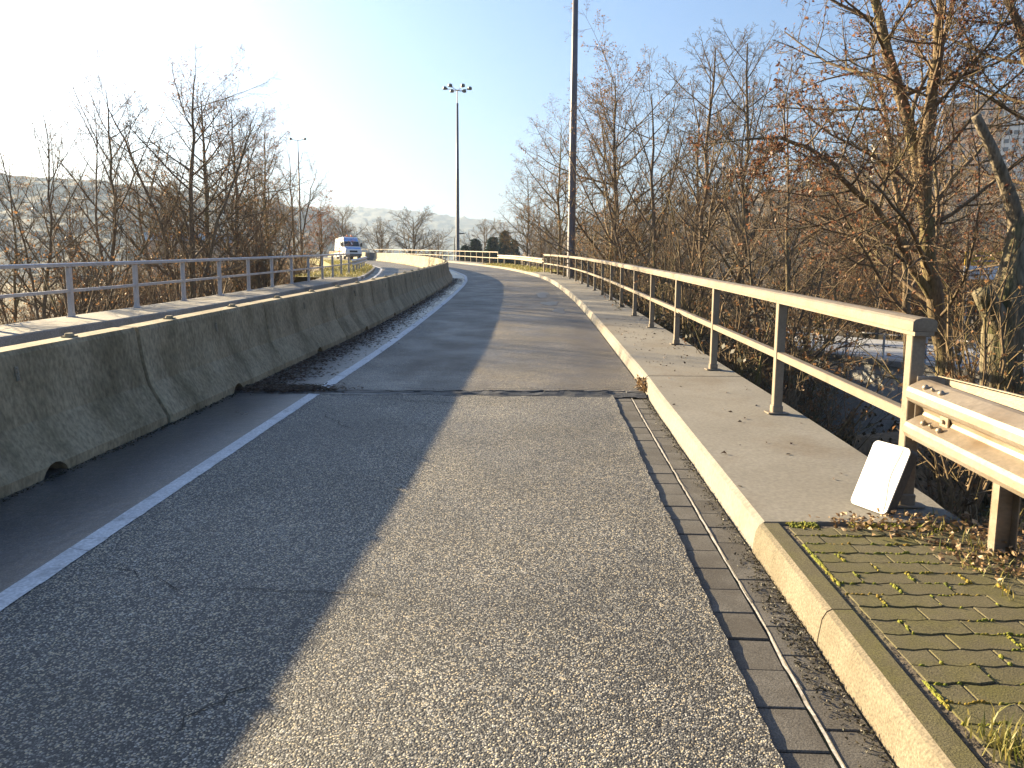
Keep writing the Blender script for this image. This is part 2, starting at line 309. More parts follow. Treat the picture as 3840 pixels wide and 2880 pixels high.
def terrain(x, y):
    x = np.asarray(x, float); y = np.asarray(y, float)
    yc = np.clip(y, -9, 108)
    le = LKERB.x(yc)-1.75; re = KERB.x(yc)+1.35
    re = np.where((y > 3.8) & (y < 44), RAIL.x(np.clip(y, 4.06, 44))+.25, re)
    road = zr(y)
    n = vnoise(x, y, .35, 1)*.5 + vnoise(x, y, 1.1, 2)*.18
    dl = np.maximum(le-x, 0); dr = np.maximum(x-re, 0)
    left = road - .28 - 2.1*sstep(.15, 5, dl) - 1.6*sstep(5, 18, dl) + n*sstep(.5, 3, dl)
    bank = road - .16 - 1.7*sstep(.05, 2.4, dr) - 1.2*sstep(6, 14, dr) + n*.6*sstep(.3, 2, dr)
    cut = -5.6 + n
    wside = (x-WALL_A[0])*_wn[0] + (y-WALL_A[1])*_wn[1]
    beyond = -1.75 + 0*x
    base_cut = np.where(wside > .45, beyond, cut)
    y0 = 4.8+8.2*sstep(4.2, 6.2, x)-6*sstep(9, 12, x)*0; mc = sstep(0, 3.2, y-y0)*(1-sstep(37, 46, y+0*x))*sstep(0.05, 3.2, dr)
    mc = np.where((wside > .45), np.maximum(mc, sstep(11, 13.5, x)), mc)
    right = bank*(1-mc) + base_cut*mc
    z = np.where(x < (le+re)/2, left, right)
    far = np.maximum(np.maximum(np.abs(x)-55, y-118), np.maximum(-y-12, 0))
    k = sstep(0, 60, far); return z*(1-k) + (-3.2 + 2*vnoise(x, y, .01, 5))*k
def tz(x, y): return float(terrain(np.array([x]), np.array([y]))[0])
def axis(a, b, step, far, n=22):
    core = np.arange(a, b+.001, step); g = np.geomspace(3, 1, 2)[0]
    lo = a-np.geomspace(step*2, far, n)[::-1]; hi = b+np.geomspace(step*2, far, n); return np.concatenate((lo, core, hi))
def grid_mesh(name, X, Y, Z, smooth=True):
    h, w = X.shape; V = np.stack((X, Y, Z), -1).reshape(-1, 3); i = np.arange((h-1)*w).reshape(h-1, w)[:, :-1].ravel()
    return mesh_np(name, V, np.stack((i, i+1, i+w+1, i+w), 1), smooth)
xs = axis(-60, 60, .75, 4200); ys = axis(-14, 122, .75, 4200)
XX, YY = np.meshgrid(xs, ys)
tag(link('ground', grid_mesh('ground', XX, YY, terrain(XX, YY)), 'meadow'), kind='structure')

# hills: heightfields in polar bands with a bumpy wooded surface
def hill(name, mat, az0, az1, r0, r1, prof, naz, nr, bumpy, seed, back=1.35):
    az = np.radians(np.linspace(az0, az1, naz)); rr = np.concatenate((np.linspace(r0, r1, nr), np.linspace(r1*1.02, r1*back, 6)))
    A, RR = np.meshgrid(az, rr); top = np.interp(np.degrees(A), [p[0] for p in prof], [p[1] for p in prof])*r1 + 3
    u = np.clip((RR-r0)/(r1-r0), 0, 1); hgt = top*(u**1.25)*np.where(RR > r1, 1-.25*(RR-r1)/(r1*(back-1)), 1)
    X = RR*np.sin(A); Y = RR*np.cos(A)
    hgt = hgt + bumpy*(vnoise(X, Y, 1/(bumpy*2.2), seed)-.4)*np.clip(u*6, 0, 1)*1.3 + bumpy*.35*(vnoise(X, Y, 1/(bumpy*9), seed+1)-.5)*np.clip(u*3, 0, 1)
    Z = hgt - 5 - 6*(u <= 0)
    o = link(name, grid_mesh(name, X, Y, Z), mat); tag(o, kind='structure'); return X, Y, Z
hill('hill', 'hill_far', -42, 12, 1100, 2300, [(-42, .085), (-25, .09), (-14, .096), (-10.5, .0965), (-8, .095), (-4.4, .088), (-1.2, .082), (2.2, .076), (12, .07)], 420, 60, 6, 3)
hill('hill', 'hill_far', -75, -9, 420, 950, [(-75, .12), (-34, .116), (-31, .117), (-25, .112), (-18, .104), (-13.5, .09), (-11, .055), (-9, .0)], 420, 60, 5, 4)
HX, HY, HZ = hill('hill', 'hill_near', 0, 80, 170, 430, [(0, .03), (2.2, .066), (6.7, .08), (10, .092), (13.5, .103), (20, .128), (24.7, .142), (31, .15), (40, .15), (80, .13)], 420, 60, 4, 6)

# ------------------------------------------------------------------ road sheets
def strip(name, mat, ca, cb, h, y0, y1, step=.5, oa=0., ob=0., n=2, parent=None, kind='structure'):
    sa = ca.range(y0, y1, step); sb = np.linspace(cb.s_at_y(y0), cb.s_at_y(y1), len(sa)); V = []
    for a, b in zip(sa, sb):
        pa, pb = ca.off(a, oa), cb.off(b, ob)
        for k in range(n): p = pa+(pb-pa)*k/(n-1); V.append(W(p[0], p[1], h))
    F = [(i*n+k, i*n+k+1, (i+1)*n+k+1, (i+1)*n+k) for i in range(len(sa)-1) for k in range(n-1)]
    o = link(name, mesh_np(name, V, np.array(F)), mat, parent)
    if kind and not parent: tag(o, kind=kind)
    return o
strip('road', 'asphalt_new', LKERB, BAR, .0, -8, 110)                       # oncoming lane
strip('road', 'asphalt_side', BAR, LINE, .006, -8, 110)                      # strip along the barrier
lane_near = strip('road', 'asphalt_old', LINE, KERB, .006, -8, 7.93, .25, 0, -.40, 8)
lane_far = strip('road', 'asphalt_new', LINE, KERB, .006, 8.03, 110, .5, 0, -.01, 4)
# ragged lip of the old asphalt over the gutter
V = []; F = []; ss = KERB.range(-6, 7.93, .035)
for i, s in enumerate(ss):
    j = .004*math.sin(s*3)+.012*(vnoise(s, 0, 4)-.5)+.012*(vnoise(s, 0, 22)-.5)
    a = KERB.off(s, -.42); b = KERB.off(s, -.352+j); c = KERB.off(s, -.346+j)
    V += [W(a[0], a[1], .007), W(b[0], b[1], .010), W(c[0], c[1], -.03)]
    if i: k = 3*i; F += [(k-3, k-2, k+1, k), (k-2, k-1, k+2, k+1)]
link('asphalt_lip', mesh_np('asphalt_lip', V, np.array(F)), 'asphalt_old', lane_near)
# painted edge line, broken across by fine cracks
def edge_line(name, curve, y0, y1, wd, parent, cracked):
    s, s1 = curve.s_at_y(y0), curve.s_at_y(y1); mb = MB()
    while s < s1:
        L = random.uniform(.12, .5) if cracked and s < curve.s_at_y(9) else 1.0
        gap = random.uniform(.003, .009) if cracked and s < curve.s_at_y(9) else 0
        sk = random.uniform(-.05, .05) if gap else 0; n = max(1, int(L/.08)); pr = None
        if gap or cracked is False or True:
            e = min(s+L, s1); row = []
            for k in range(n+1):
                t = s+(e-s)*k/n; q = sk if k == n else (sk0 if k == 0 and 'sk0' in dir() else 0)
                j = random.uniform(-.004, .004) if s < curve.s_at_y(14) else 0
                a = curve.off(t-gap/2*(k == n), -wd/2); b = curve.off(t+q-gap/2*(k == n), wd/2+j); row += [W(a[0], a[1], .010), W(b[0], b[1], .010)]
            mb.add(row, [(2*k, 2*k+1, 2*k+3, 2*k+2) for k in range(n)])
        sk0 = sk; s = e
    return mb.build(name, 'paint', parent)
edge_line('edge_line', LINE, -6, 7.86, .118, lane_near, True)
edge_line('edge_line', LINE, 8.06, 108, .13, lane_far, False)
LLINE = Curve([tuple(LKERB.off(s, .42)) for s in LKERB.range(-8, 108, 2)])
edge_line('edge_line', LLINE, -6, 106, .13, lane_far, False)
# the expansion joint: a heaved, cracked tar seam across the lane
nx, ny = 260, 14; X = np.linspace(-3.0, 1.40, nx); U = np.linspace(0, 1, ny); XX, UU = np.meshgrid(X, U)
cy = 7.98+.02*np.sin(XX*3)+.03*(vnoise(XX, 0*XX, 5, 3)-.5); wdt = .11+.05*vnoise(XX, 0*XX, 3, 8)+.06*sstep(-.6, .9, XX)
YY = cy+(UU-.5)*2*wdt*(.7+.6*vnoise(XX, UU*3, 9, 4)); prof = np.sin(UU*math.pi)
HH = .004+prof*(.006+.03*vnoise(XX, YY, 9, 6)*sstep(-2.4, -.2, XX)) - .035*(np.abs(UU-.62+.25*(vnoise(XX, 0*XX, 7, 9)-.5)) < .07)*sstep(-2.2, -1.6, XX)
link('expansion_joint', grid_mesh('expansion_joint', XX, YY, HH+zr(YY), False), 'tar', lane_near)
def ribbon(pts, w, h):
    mb = MB(); vs = []
    for i, p in enumerate(pts):
        a = np.array(pts[max(i-1, 0)]); b = np.array(pts[min(i+1, len(pts)-1)]); d = (b-a)/np.linalg.norm(b-a); n = np.array([d[1], -d[0]])
        ww = w*(.35+random.random())*(.3 if i in (0, len(pts)-1) else 1); q = np.array(p)
        vs += [W(*(q-n*ww/2), h), W(*(q+n*ww/2), h)]
    return mb.add(vs, [(2*i, 2*i+1, 2*i+3, 2*i+2) for i in range(len(pts)-1)])
def crackline(a, b, n, j):
    a, b = np.array(a), np.array(b); d = b-a; nrm = np.array([-d[1], d[0]])/np.linalg.norm(d)
    return [tuple(a+d*k/n+nrm*random.uniform(-j, j)) for k in range(n+1)]
for pts, w in [(crackline((-1.42, 3.28), (-.55, 3.22), 16, .012), .006), (crackline((-1.9, 3.5), (-1.45, 3.25), 8, .03), .006), (crackline((-1.75, 6.9), (-1.35, 6.3), 12, .03), .008), (crackline((-1.9, 7.75), (-.9, 8.12), 18, .03), .012), (crackline((-1.25, 8.25), (-.5, 8.0), 14, .05), .012),
               (crackline((.2, 8.15), (1.3, 8.3), 18, .03), .02), (crackline((-.9, 2.55), (-1.1, 2.2), 10, .03), .008), (crackline((-1.35, 5.2), (-.8, 5.6), 10, .04), .006), (crackline((-1.1, 7.5), (-.5, 7.45), 8, .02), .01), (crackline((-.4, 8.17), (.3, 8.2), 10, .03), .018)]:
    ribbon(pts, w, .0105 if pts[0][1] < 7.8 else .02).build('crack', 'crack', lane_near)
ribbon([(x, 7.865+.01*math.sin(x*5)) for x in np.linspace(-2.0, -1.0, 16)], .03, .011).build('joint_edge', 'mortar', lane_near)
# wet patches near the right kerb
def blob(cx, cy, rx, ry, h, seed, n=26):
    r_ = random.Random(seed); ph = [r_.uniform(0, 6.28) for _ in range(4)]; pts = []
    for k in range(n):
        a = 2*math.pi*k/n; q = 1+.25*math.sin(2*a+ph[0])+.18*math.sin(3*a+ph[1])+.12*math.sin(5*a+ph[2])
        pts.append(W(cx+rx*q*math.cos(a), cy+ry*q*math.sin(a), h))
    return MB().add(pts, [tuple(range(n))])
for i, (cx, cy, rx, ry) in enumerate([(1.15, 18.8, .17, .7), (1.05, 21.2, .2, .9), (.98, 25.2, .2, 1.4)]):
    tag(blob(cx, cy, rx, ry, .0105, i).build('puddle', 'puddle'), kind='structure')

# ------------------------------------------------------------------ concrete barrier row
def barrier_meshes():
    half = [(.32, 0), (.32, .07), (.235, .22), (.165, .35), (.125, .55), (.10, .80), (.085, .835)]
    prof = half + [(-a, b) for a, b in half[::-1]]; n = len(prof); hl = 1.486
    stations = [-hl, -hl+.02, -.9, -.13, -.10, -.05, 0, .05, .10, .13, .9, hl-.02, hl]; V = []; F = []
    for y in stations:
        k = .94 if abs(abs(y)-hl) < 1e-4 else 1; lift = .085*math.sqrt(max(0, 1-(y/.115)**2)) if abs(y) < .115 else 0
        for a, b in prof:
            z = b*(1 if k == 1 else .993)
            if lift and b <= .07: z = max(b, lift) if b > 0 else lift
            V.append((a*k, y, z))
    for i in range(len(stations)-1): F += [(i*n+j, i*n+(j+1) % n, (i+1)*n+(j+1) % n, (i+1)*n+j) for j in range(n)]
    F += [tuple(range(n-1, -1, -1)), tuple((len(stations)-1)*n+j for j in range(n))]
    body = bpy.data.meshes.new('barrier_body'); body.from_pydata(V, [], F); body.update()
    lug = MB().tube([(0, 0, -.02), (0, 0, .018), (0, 0, .03)], [.034, .034, .028], 10).box((0, 0, .004), (.085, .075, .012)).mesh('lifting_lug')
    plate = MB().box((0, 0, 0), (.010, .022, .095))
    for k in range(5): plate.box((.008, 0, -.036+.018*k), (.008, .014, .009))
    return body, lug, plate.mesh('marker_plate')
BB, BL, BP = barrier_meshes()
for m_, mm in ((BB, 'barrier'), (BL, 'barrier'), (BP, 'kerb')): m_.materials.append(M[mm])
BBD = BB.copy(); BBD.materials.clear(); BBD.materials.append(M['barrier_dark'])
ORD = 'first second third fourth fifth sixth seventh eighth ninth tenth eleventh twelfth thirteenth fourteenth fifteenth sixteenth seventeenth eighteenth nineteenth twentieth'.split()
ORD += ['twenty-'+w for w in ORD[:9]] + ['thirtieth'] + ['thirty-'+w for w in ORD[:9]] + ['fortieth'] + ['forty-'+w for w in ORD[:9]]
s = BAR.s_at_y(6.5)-9.0; i = 0; vis = 0
while s+1.5 < BAR.L-1:
    c = s+1.5; p = BAR.at(c); d = BAR.dir(c)
    if p[1] < .5: s += 3.0; continue
    far = p[1] > 60
    if p[1] < 3: lab = 'stained concrete barrier block just behind the lowest edge of the frame on the left'
    else:
        vis += 1
        if vis == 1: lab = 'mossy concrete barrier block nearest the camera, cut off by the left edge'
        elif 86 < p[1] < 89.5: lab = 'dark grey concrete barrier block among pale ones beside the white van'
        else: lab = f'concrete barrier block, {ORD[vis-1]} from the camera in the row between the lanes'
    t = thing('barrier_block', lab, 'barrier', W(p[0], p[1], .006), 'concrete barrier blocks between the lanes')
    t.rotation_euler = (math.atan(GRADE*d[1]), 0, math.atan2(d[1], d[0])-math.pi/2)
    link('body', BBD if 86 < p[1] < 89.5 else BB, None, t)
    if p[1] < 60:
        for yy in (-.75, .75): link('lifting_lug', BL, None, t, (0, yy, .836))
        q = link('marker_plate', BP, None, t, (.122, 0, .68)); q.rotation_euler = (0, R(-5), 0)
    s += 3.0; i += 1

# ------------------------------------------------------------------ right side: kerb, gutter, walkway, paving
def cap_strip(name, y0, y1, kcurve, outer, mat, h=.15, side=1, step=.5, thick=.55, tilt=.045, bev=.02):
    ss = kcurve.range(y0, y1, step); V = []; F = []
    for s_ in ss:
        a = kcurve.at(s_); r_ = kcurve.right(s_)*side; y = a[1]
        pts = [(a, -.06), (a+r_*tilt*.75, h-bev*1.2), (a+r_*(tilt+bev*.8), h-.002), (None, h-.002), (None, h-.012), (None, h-thick)]
        ox = outer(y)
        for q, hh in pts:
            if q is None: V.append(W(ox + (0 if hh > h-.01 else .008*side), y, hh))
            else: V.append(W(q[0], q[1], hh))
    n = 6
    for i in range(len(ss)-1): F += [(i*n+k, (i+1)*n+k, (i+1)*n+k+1, i*n+k+1) for k in range(n-1)]
    mb = MB().add(V, F); e = (len(ss)-1)*n
    mb.f += [tuple(range(n)), tuple(e+k for k in range(n-1, -1, -1))]
    return mb
outR = lambda y: float(RAIL.x(np.clip(y, 4.06, 44)))+.21 + (0 if y > 4.06 else -.02)
tag(cap_strip('walkway', 3.79, 8.29, KERB, outR, 'slab', step=.2).build('walkway', 'slab'), kind='structure')
tag(cap_strip('walkway', 8.32, 44.2, KERB, outR, 'slab').build('walkway', 'slab'), kind='structure')
# near kerb of single stones
kerb_near = tag(empty('kerb', W(1.2, 2, 0)), kind='structure')
def kerb_stone(c, s0, s1, parent, mat, back=.125, h=.148, drop=.15, mossy=False):
    a, b = c.at(s0), c.at(s1); ra, rb = c.right(s0), c.right(s1); g_ = .004
    d = (b-a)/np.linalg.norm(b-a); a = a+d*g_; b = b-d*g_; mb = MB(); V = []
    prof = [(0, -drop), (0, .02), (.012, h-.045), (.028, h-.014), (.048, h-.002), (back, h), (back, -drop)]
    for p, r_ in ((a, ra), (a+(b-a)*.5, (ra+rb)/2), (b, rb)):
        for o_, hh in prof: q = p+r_*o_; V.append(W(q[0], q[1], hh))
    n = len(prof); F = [(i*n+k, (i+1)*n+k, (i+1)*n+(k+1) % n, i*n+(k+1) % n) for i in range(2) for k in range(n)] + [tuple(range(n)), tuple(2*n+k for k in range(n-1, -1, -1))]
    o = mb.add(V, F).build('kerb_stone', mat, parent)
    if mossy:
        o.data.materials.append(M['paver'])
        for i_ in range(2): o.data.polygons[i_*n+4].material_index = 1
    return o
s0 = KERB.s_at_y(3.775)
while KERB.at(s0)[1] > -3: kerb_stone(KERB, s0-.945, s0, kerb_near, 'kerb_mossy', mossy=True); s0 -= .945
kerb_far = tag(empty('kerb', W(0, 54, 0)), kind='structure')
s0 = KERB.s_at_y(44.22)
while KERB.at(s0)[1] < 64: kerb_stone(KERB, s0, s0+1.0, kerb_far, 'kerb', h=.13); s0 += 1.0
tag(cap_strip('walkway', KERB.at(s0)[1]+.01, 110, KERB, lambda y: float(RAIL2.x(np.clip(y, 64.2, 112)))+.25, 'slab', step=1).build('walkway', 'slab'), kind='structure')
# two rows of gutter slabs with a pale mortar line between
gut = tag(empty('gutter', W(1.0, 3, 0)), kind='structure')
for row, (o0, o1, ph) in enumerate(((-.372, -.178, 0.0), (-.160, -.006, .115))):
    s_ = KERB.s_at_y(7.85)-ph; prev = None
    while KERB.at(s_)[1] > -1.5:
        a, b = s_-.227, s_-.006; z = -.004+random.uniform(-.003, .002); tl = random.uniform(-.002, .002); V = []
        q = [KERB.off(a, o0), KERB.off(a, o1), KERB.off(b, o1), KERB.off(b, o0)]; m_ = sum(q)/4
        for p in q: V.append(W(p[0], p[1], -.06))
        for p in q: V.append(W(p[0], p[1], z-.004))
        for k, p in enumerate(q): pp = p+(m_-p)*.03; V.append(W(pp[0], pp[1], z+(tl if k < 2 else -tl)))
        F = [(8, 9, 10, 11)] + [(i, (i+1) % 4, 4+(i+1) % 4, 4+i) for i in range(4)] + [(4+i, 4+(i+1) % 4, 8+(i+1) % 4, 8+i) for i in range(4)]
        MB().add(V, F).build('gutter_slab', 'gutter', gut); s_ -= .227
mb = MB(); ss = KERB.range(-1.5, 7.85, .06); V = []
for s_ in ss:
    j = random.uniform(-.003, .003); w_ = .0025+.0035*vnoise(s_, 0, 3, 2); a, b = KERB.off(s_, -.169+j-w_), KERB.off(s_, -.169+j+w_); V += [W(a[0], a[1], .0), W(b[0], b[1], .0005)]
mb.add(V, [(2*i, 2*i+1, 2*i+3, 2*i+2) for i in range(len(ss)-1)]).build('mortar_joint', 'mortar', gut)
mb = MB(); V = []
for s_ in ss: a, b = KERB.off(s_, -.36), KERB.off(s_, .02); V += [W(a[0], a[1], -.016), W(b[0], b[1], -.016)]
mb.add(V, [(2*i, 2*i+1, 2*i+3, 2*i+2) for i in range(len(ss)-1)]).build('bedding', 'soil', gut)
# interlocking pavers
pav = tag(empty('paved_strip', W(1.8, 2, .1)), kind='structure')
PL, PW = .225, .107
def paver_mesh(L):
    n = max(2, int(round(L/.05625))); wave = lambda x: .0055*math.cos(2*math.pi*x/.1125)
    g_ = .0035; top = [(g_+(L-2*g_)*k/n, PW-g_+wave(L*k/n)) for k in range(n+1)]; bot = [(x, y-PW+2*g_) for x, y in top]
    poly = bot + top[::-1]; m = len(poly); cx, cy_ = L/2, PW/2; V = []
    for z, k in ((-.06, 1), (-.004, 1), (0, .955)): V += [(cx+(x-cx)*(1-(1-k)*PW/L if z == 0 else 1), cy_+(y-cy_)*(k if z == 0 else 1), z) for x, y in poly]
    F = [tuple(range(2*m, 3*m))] + [(r_*m+i, r_*m+(i+1) % m, (r_+1)*m+(i+1) % m, (r_+1)*m+i) for r_ in range(2) for i in range(m)]
    me = bpy.data.meshes.new('paver'); me.from_pydata(V, [], F); me.update(); me.materials.append(M['paver']); return me
PM, PH = paver_mesh(PL), paver_mesh(PL/2)
gr = math.atan(GRADE); paver_rows = []
for r_ in range(31):
    y = 3.60-r_*PW; x0 = 1.372+.035*(y-2.8); paver_rows.append((x0, y))
    x = x0; k = r_ % 2
    if k: items = [(PH, PL/2)] + [(PM, PL)]*4
    else: items = [(PM, PL)]*4 + [(PH, PL/2)]
    for me, L in items:
        if x > 2.25: break
        wz = W(x, y, .146+random.uniform(-.003, .002)); o = link('paver', me, None, pav, (wz[0]-pav.location[0], wz[1]-pav.location[1], wz[2]-pav.location[2]))
        o.rotation_euler = (gr+random.uniform(-.012, .012), random.uniform(-.012, .012), 0); x += L
V = [W(x, y, .141) for y in (3.74, 3.2, 0, -3) for x in (1.33+.035*(y-2.8), 2.6)]
tag(link('soil_bed', mesh_np('soil_bed', V, np.array([(0, 2, 3, 1), (2, 4, 5, 3), (4, 6, 7, 5)])), 'soil'), kind='structure')

# ------------------------------------------------------------------ railings
def railing(name, label, curve, s0, s1, spacing, mat, post_w, side, group, base_h=.15, lip=True, hgt=1.0, n_far=None):
    b = curve.at(s0); t = thing(name, label, 'railing', W(b[0], b[1], base_h), group)
    n = int(round((s1-s0)/spacing)); pos = [s0+(s1-s0)*k/n for k in range(n+1)]
    for k, s_ in enumerate(pos):
        p = curve.at(s_); d = curve.dir(s_); rz = math.atan2(d[1], d[0])-math.pi/2; q = W(p[0], p[1], base_h)
        mb = MB().box((q[0], q[1], q[2]+(hgt-.05)/2), (post_w, post_w, hgt-.05), rz, .004)
        po = mb.build('post', mat, t)
        if p[1] < 30:
            mb = MB().box((q[0], q[1], q[2]+.035), (post_w+.016, post_w+.016, .07), rz, .006); mb.box((q[0], q[1], q[2]+.005), (.17, .14, .012), rz, .003)
            mb.build('base_plate', mat, t)
    e = .09; cuts = [s0-e]+[x for x in pos[1:-1:2]]+[s1+e]
    for a, c in zip(cuts[:-1], cuts[1:]):
        ss = np.linspace(a+.002, c-.002, max(2, int((c-a)/.6)+1))
        path = []
        for s_ in ss:
            sc = min(max(s_, s0), s1); p = curve.at(sc)+curve.dir(sc)*(s_-sc); path.append(W(p[0], p[1], base_h+hgt))
        w_ = .062; prof = [(-w_, -.038), (-w_, .012), (-w_+.012, .024), (-.02, .032), (.02, .032), (w_-.012, .024), (w_, .012), (w_, -.038)]
        hr = MB().sweep(prof, path[::1]).build('handrail', mat, t)
        if lip: MB().sweep([(-.05, -.062), (-.05, -.040), (.05, -.040), (.05, -.062)], path).build('under_rail', mat, t)
    for a, c in zip(pos[:-1], pos[1:]):
        path = []
        for s_ in (a+post_w/2, (a+c)/2, c-post_w/2): p = curve.at(s_); path.append(W(p[0], p[1], base_h+hgt*.5))
        w_ = post_w*.40; MB().sweep([(-w_, -.028), (-w_, .024), (-w_+.005, .028), (w_-.005, .028), (w_, .024), (w_, -.028)], path).build('middle_rail', mat, t)
    return t
railing('bridge_railing', 'sunlit galvanised steel railing along the right walkway, nearest to the camera', RAIL, 0.0, RAIL.L, 2.35, 'rail_warm', .072, 1, None)
railing('bridge_railing', 'distant pale railing following the curve beyond the far guard rail', RAIL2, .1, RAIL2.L-.2, 2.35, 'rail_warm', .07, 1, None, lip=False)
lr = LRAIL; railing('bridge_railing', 'grey steel railing on the left concrete walkway beyond the barrier', lr, lr.s_at_y(14.87)-2.27*5, lr.L-.1, 2.27, 'rail_cool', .085, -1, None, lip=False)

# ------------------------------------------------------------------ left walkway, verges
outL = lambda y: float(LRAIL.x(np.clip(y, 1, 39.5)))-.2
tag(cap_strip('walkway', -8, 35.0, LKERB, outL, 'slab_left', side=-1, tilt=.03).build('walkway', 'slab_left'), kind='structure')
kerb_l = tag(empty('kerb', W(-10, 50, 0)), kind='structure')
def left_kerb_stone(s0, s1, mat):
    a, b = LKERB.at(s0+.004), LKERB.at(s1-.004); ra, rb = -LKERB.right(s0), -LKERB.right(s1); V = []
    prof = [(0, -.12), (0, .1), (.02, .13), (.12, .132), (.12, -.12)]
    for p, r_ in ((a, ra), (b, rb)):
        for o_, hh in prof: q = p+r_*o_; V.append(W(q[0], q[1], hh))
    n = 5; F = [(k, (k+1) % n, n+(k+1) % n, n+k) for k in range(n)] + [tuple(range(n-1, -1, -1)), tuple(n+k for k in range(n))]
    MB().add(V, F).build('kerb_stone', mat, kerb_l)
s0 = LKERB.s_at_y(35.02); k = 0
while LKERB.at(s0)[1] < 92:
    left_kerb_stone(s0, s0+1.0, 'paint' if k in (0, 2) else 'slab_left'); s0 += 1.0; k += 1
def verge(name, ca, oa, outer_off, y0, y1, h, side):
    ss = ca.range(y0, y1, .5); V = []; n = 8
    for s_ in ss:
        r_ = ca.right(s_)*side; a = ca.at(s_)+r_*oa
        for k in range(n):
            q = a+r_*(outer_off-oa)*k/(n-1); V.append(W(q[0], q[1], h+.05*vnoise(q[0], q[1], 2.2)*(k > 0)-(.5 if k == n-1 else 0)))
    F = [(i*n+k, i*n+k+1, (i+1)*n+k+1, (i+1)*n+k) for i in range(len(ss)-1) for k in range(n-1)]
    tag(link(name, mesh_np(name, V, np.array(F), True), 'grass'), kind='structure')
verge('verge', KERB, .12, 2.4, 44.1, 64.2, .125, 1)
verge('verge', LKERB, .12, 3.2, 35.02, 92, .12, -1)

# ------------------------------------------------------------------ guard rails
WPROF = [(a*1.25, b*1.1) for a, b in [(0, .31), (.018, .307), (.075, .275), (.082, .255), (.082, .225), (.072, .207), (.012, .172), (.006, .155), (.012, .138), (.072, .103), (.082, .085), (.082, .055), (.075, .035), (.018, .003), (0, 0)]]
def wbeam(path, side, th=.005):
    p = [(-side*a, b) for a, b in WPROF]; inner = [(q[0]+side*th*1.2, q[1]) for q in p[::-1]]
    return MB().sweep(p+inner, path)
def guard_rail(name, label, curve, posts, side, mat, h0, group=None, seg=4.0, post_h=None, near=False):
    b = curve.at(0); t = thing(name, label, 'guard rail', W(b[0], b[1], 0), group); s = 0
    while s < curve.L-.05:
        e = min(s+seg, curve.L); ss = np.linspace(s-(.12 if s else 0), e, max(2, int((e-s)/.4)+1)); lift = .003 if int(s/seg) % 2 else 0
        path = [W(*(curve.at(q)-curve.right(q)*side*lift), h0) for q in ss]; bm = wbeam(path, side).build('beam', mat, t); s = e
    for s_ in posts:
        p = curve.off(s_, side*.12); d = curve.dir(s_); rz = math.atan2(d[1], d[0])-math.pi/2; top = h0+.27; q = W(p[0], p[1], 0)
        zb = q[2]-.45; zt = q[2]+top; mb = MB(); w_ = .055
        for (dx, dy, sx, sy) in ((0, 0, .10, .006), (.047, .025, .006, .055), (-.047, .025, .006, .055)):
            v = Matrix.Rotation(rz, 3, 'Z') @ Vector((dx, dy, 0)); mb.box((q[0]+v.x, q[1]+v.y, (zb+zt)/2), (sx, sy, zt-zb), rz)
        mb.build('post', mat, t)
        p2 = curve.off(s_, side*.055); q2 = W(p2[0], p2[1], h0+.155); MB().box(q2, (.10, .07, .20), rz, .006).build('spacer', mat, t)
    return t
# nearest one starts right behind the first railing post
NG = Curve([(2.19, 3.98), (2.14, 3.0), (2.08, 1.5), (2.02, 0), (1.95, -3)])
NG.p = NG.p
ng = guard_rail('guard_rail', 'near galvanised guard rail with bolts cut off by the right edge', NG, (.55, 1.88, 3.2, 4.6), -1, 'guard', .52)
def orient(o, s_): pass
for s_, hh, big in ((.14, .268, 1), (.30, .268, 1), (.14, .118, 1), (.30, .118, 1), (.22, .262, 0), (.22, .112, 0)):
    p = NG.off(s_, .066 if hh < .2 else .070); q = W(p[0], p[1], .52+(.133 if hh < .2 else .318))
    MB().tube([Vector(q)+Vector((.01, 0, -.012)), Vector(q)+Vector((-.006, 0, .008)), Vector(q)+Vector((-.010, 0, .013))], [.017 if big else .009, .015 if big else .008, .004], 10).build('bolt', 'guard', ng, True)
p = NG.off(.26, .022); q = W(p[0], p[1], .535+.155)
MB().box(q, (.012, .075, .055), 0, .003).build('bolt_plate', 'guard', ng)
MB().tube([Vector(q)+Vector((0, 0, 0)), Vector(q)+Vector((-.018, 0, 0))], [.012, .010], 8).build('bolt', 'guard', ng)
p = NG.off(.0, -.02); q = W(p[0], p[1], .535+.165)
MB().box((q[0]+.01, q[1]+.012, q[2]), (.15, .008, .35), 0, .003).build('end_plate', 'guard', ng)
path = []
for k in range(9):
    a = k/8; p = NG.off(.02+1.9*a, -(.09+.16*math.sin(min(1, a*1.6)*math.pi/2))); path.append(W(p[0], p[1], .535))
MB().sweep([(0, .10), (.006, .10), (.006, .335), (.05, .345), (.05, .35), (0, .342)], path).build('rear_strap', 'guard', ng)
guard_rail('guard_rail', 'sunlit guard rail on the grassy verge between the two right railings', GUARD2, [.6+3.6*k for k in range(6)], 1, 'guard', .60)
guard_rail('guard_rail', 'short grey guard rail on the left grass verge in front of the van', LGUARD, [.4+2.6*k for k in range(7)], -1, 'rail_cool', .50)

# ------------------------------------------------------------------ leaning panel by the first railing post
sg = thing('leaning_panel', 'glossy white rounded panel leaning against the first railing post', 'sign', W(1.93, 4.0, .15))
def rrect(w, h, r_, n=5):
    pts = []
    for cx, cy_, a0 in ((w/2-r_, h-r_, 0), (-w/2+r_, h-r_, 90), (-w/2+r_, r_, 180), (w/2-r_, r_, 270)):
        for k in range(n+1): a = R(a0+90*k/n); pts.append((cx+r_*math.cos(a), cy_+r_*math.sin(a)))
    return pts
